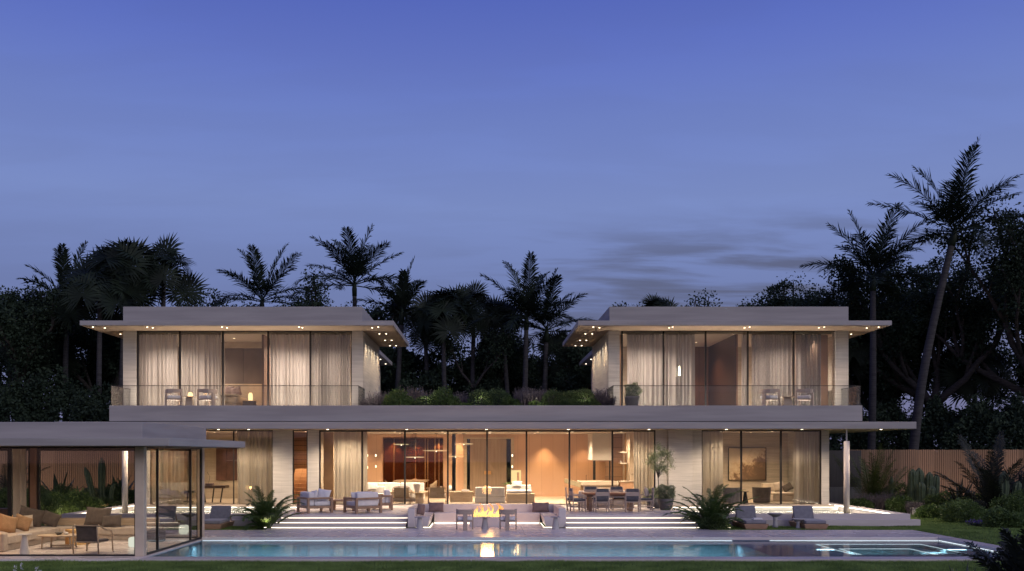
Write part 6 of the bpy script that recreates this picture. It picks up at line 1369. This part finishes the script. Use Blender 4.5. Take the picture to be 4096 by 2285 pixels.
crp = N.new('ShaderNodeValToRGB'); ce = crp.color_ramp.elements; ce[0].position = .36; ce[0].color = (.50,.41,.29,1); ce[1].position = .72; ce[1].color = (.10,.06,.035,1); k = ce.new(.50); k.color = (.40,.30,.19,1); k = ce.new(.56); k.color = (.18,.11,.06,1); L.new(m2.outputs[0], crp.inputs[0]); L.new(crp.outputs[0], b.inputs['Base Color'])
pa = thing('painting', 'large abstract painting in sand and brown tones with a thin dark frame', 'painting', (12.97,45.1,2.18)); part(MB().box(12.06,13.88,45.14,45.17,1.39,2.97), 'canvas', PAINT, pa)
part(MB().box(12.03,12.057,45.12,45.19,1.36,3.0).box(13.883,13.91,45.12,45.19,1.36,3.0).box(12.057,13.883,45.12,45.19,2.973,3.0).box(12.057,13.883,45.12,45.19,1.36,1.387), 'frame', FRAME, pa)
def tub(x, y, label, m, r=.40, h=.72):
    t = thing('tub_chair', label, 'armchair', (x,y,IG), 'barrel shaped tub chairs'); n = 26; vs = []; fs = []
    for i in range(n+1):
        a = math.pi*(.92+1.16*i/n); c, s_ = math.cos(a), math.sin(a)
        for (rr, z) in ((r*.9,0.02),(r*1.0,h),(r*.82,h),(r*.78,.40)): vs.append((x+c*rr,y+s_*rr,IG+z))
    for i in range(n):
        for j in range(3): fs.append((4*i+j,4*i+4+j,4*i+5+j,4*i+1+j))
    fs += [(0,1,2,3),(4*n+3,4*n+2,4*n+1,4*n)]; part(MB().add(vs, fs), 'backrest', m, t, smooth=False); part(MB().lathe([(r*.85,.03),(r*.86,.40)], 28, (x,y,IG)), 'seat', m, t); return t
tub(ux(3046,41.9), 41.9, 'dark brown barrel chair in front of the painting', BROWNF, r=.42)
tub(ux(2926,41.7), 41.7, 'grey barrel chair left of the black cone table', GREYF, r=.42, h=.72)
bc = make_cone(.14, .05, .52, .17, BLACK); bc['label'] = 'black cone side table between the two barrel chairs'; put(bc, (ux(2981,41.9),41.9,IG))
sofa('daybed', 'pale daybed at the right of the painting room', ux(3078,43.2), ux(3170,43.2), 42.7, 44.6, IG, .86, 1.25, BEIGEF, cat='daybed', backs=1)
pillow_thing('beige cushion leaning on the daybed by the painting', (ux(3118,43.8),43.9,1.12), .5,.45,.16, BEIGEF, rx=-.2, ry=-.2)
pillow_thing('dark edged cushion leaning right on the daybed by the painting', (ux(3150,43.6),43.6,1.08), .5,.36,.14, BROWNF, rx=-.2, ry=-.5)
lampv = lamp('POINT', (ux(3060,43.9),44.2,.8), 14, (1,.66,.34), size=.15, name='hidden_glow')

# ================================================================ UPPER ROOMS AND BALCONIES
UF = 4.75
bt = thing('balcony_table', 'small pale table carrying the glowing lamp on the left balcony', 'side table', (-13.08,40.2,4.742)); part(MB().box(-13.36,-12.82,39.95,40.45,5.19,5.215), 'tabletop', PALEWOOD, bt, bevel=.004); part(MB().hexa([(-13.25,40.05,4.742),(-12.9,40.05,4.742),(-12.9,40.35,4.742),(-13.25,40.35,4.742)],[(-13.2,40.1,5.188),(-12.95,40.1,5.188),(-12.95,40.3,5.188),(-13.2,40.3,5.188)]), 'base', PALEWOOD, bt, bevel=.01)
gl_ = thing('table_lamp', 'small glowing dome lamp on the left balcony table', 'lamp', (-13.05,40.2,5.216)); part(MB().lathe([(.10,0),(.105,.08),(.09,.15),(.05,.19),(.01,.20)], 24, (-13.05,40.2,5.216)), 'shade', emit('dome_glow', (1,.62,.28), 2.6), gl_, smooth=True); part(MB().lathe([(.11,0),(.11,.008)], 20, (-13.05,40.2,5.2155)), 'foot', BRASS, gl_)
lamp('POINT', (-13.05,40.6,5.5), 4, (1,.55,.22), size=.08, name='dome_light')
bt2 = thing('balcony_table', 'small wooden table between the chairs of the right balcony', 'side table', (13.32,40.2,4.742)); part(MB().box(13.03,13.62,39.95,40.45,5.19,5.22), 'tabletop', PALEWOOD, bt2, bevel=.004); part(MB().hexa([(13.1,40.05,4.742),(13.55,40.05,4.742),(13.55,40.35,4.742),(13.1,40.35,4.742)],[(13.15,40.1,5.188),(13.45,40.1,5.188),(13.45,40.3,5.188),(13.15,40.3,5.188)]), 'base', PALEWOOD, bt2, bevel=.01)
bd = thing('bed', 'bed with pale covers in the open left wing bedroom', 'bed', (-12.3,44,UF)); part(MB().box(-13.3,-11.75,42.9,44.85,UF,5.05), 'base', BEIGEF, bd, bevel=.03); part(MB().box(-13.3,-11.72,42.85,44.85,5.051,5.42), 'mattress', BEIGEF, bd, bevel=.10, seg=4); part(MB().box(-13.3,-11.7,42.6,43.6,5.43,5.50), 'blanket', BEIGEF, bd, bevel=.035)
pillow_thing('dark slate pillow standing on the left wing bed', (-12.15,44.3,5.72), .52,.46,.16, MAUVE, rx=-.2, ry=-.25)
pillow_thing('second dark pillow further left on the left wing bed', (-12.6,44.5,5.76), .6,.48,.16, MAUVE, rx=-.2)
ns = thing('nightstand', 'dark nightstand right of the left wing bed', 'nightstand', (-11.3,43.6,UF)); part(MB().box(-11.6,-11.05,43.4,43.85,UF,5.22), 'body', DARKPL, ns, bevel=.006)
nl = thing('table_lamp', 'glowing rounded glass lamp on the dark nightstand', 'lamp', (-11.27,43.6,5.221)); part(MB().lathe([(.10,.02),(.105,.25),(.09,.34),(.05,.39),(.005,.40)], 24, (-11.27,43.6,5.221)), 'shade', emit('bedside_glow', (1,.66,.32), 2.4), nl, smooth=True); part(MB().lathe([(.07,0),(.07,.02)], 20, (-11.27,43.6,5.221)), 'foot', BRASS, nl)
lamp('POINT', (-11.27,44.1,5.85), 16, (1,.55,.25), size=.1, name='bedside_light')
hp = thing('hanging_lamp', 'slim glowing white cone lamp hanging before the right wing curtain', 'pendant lamp', (ux(2717.5,41.2),41.2,6.4)); xh = ux(2717.5,41.2)
part(MB().lathe([(.055,0),(.05,.03),(.022,.42)], 16, (xh,41.2,vz(1502,41.2))), 'shade', emit('white_glow', (1,.9,.66), 6), hp, smooth=True); part(MB().tube([(xh,41.2,vz(1465,41.2)),(xh,41.2,8.29)], .006, 5), 'cord', FRAME, hp)
b2 = thing('bed', 'rounded pale bed end showing in the right wing bedroom', 'bed', (9.4,43,UF)); part(MB().box(7.6,9.75,42.3,44.3,UF,5.35), 'mattress', BEIGEF, b2, bevel=.2, seg=5); part(MB().box(7.6,9.7,42.35,44.3,5.351,5.42), 'blanket', WHITE, b2, bevel=.03)
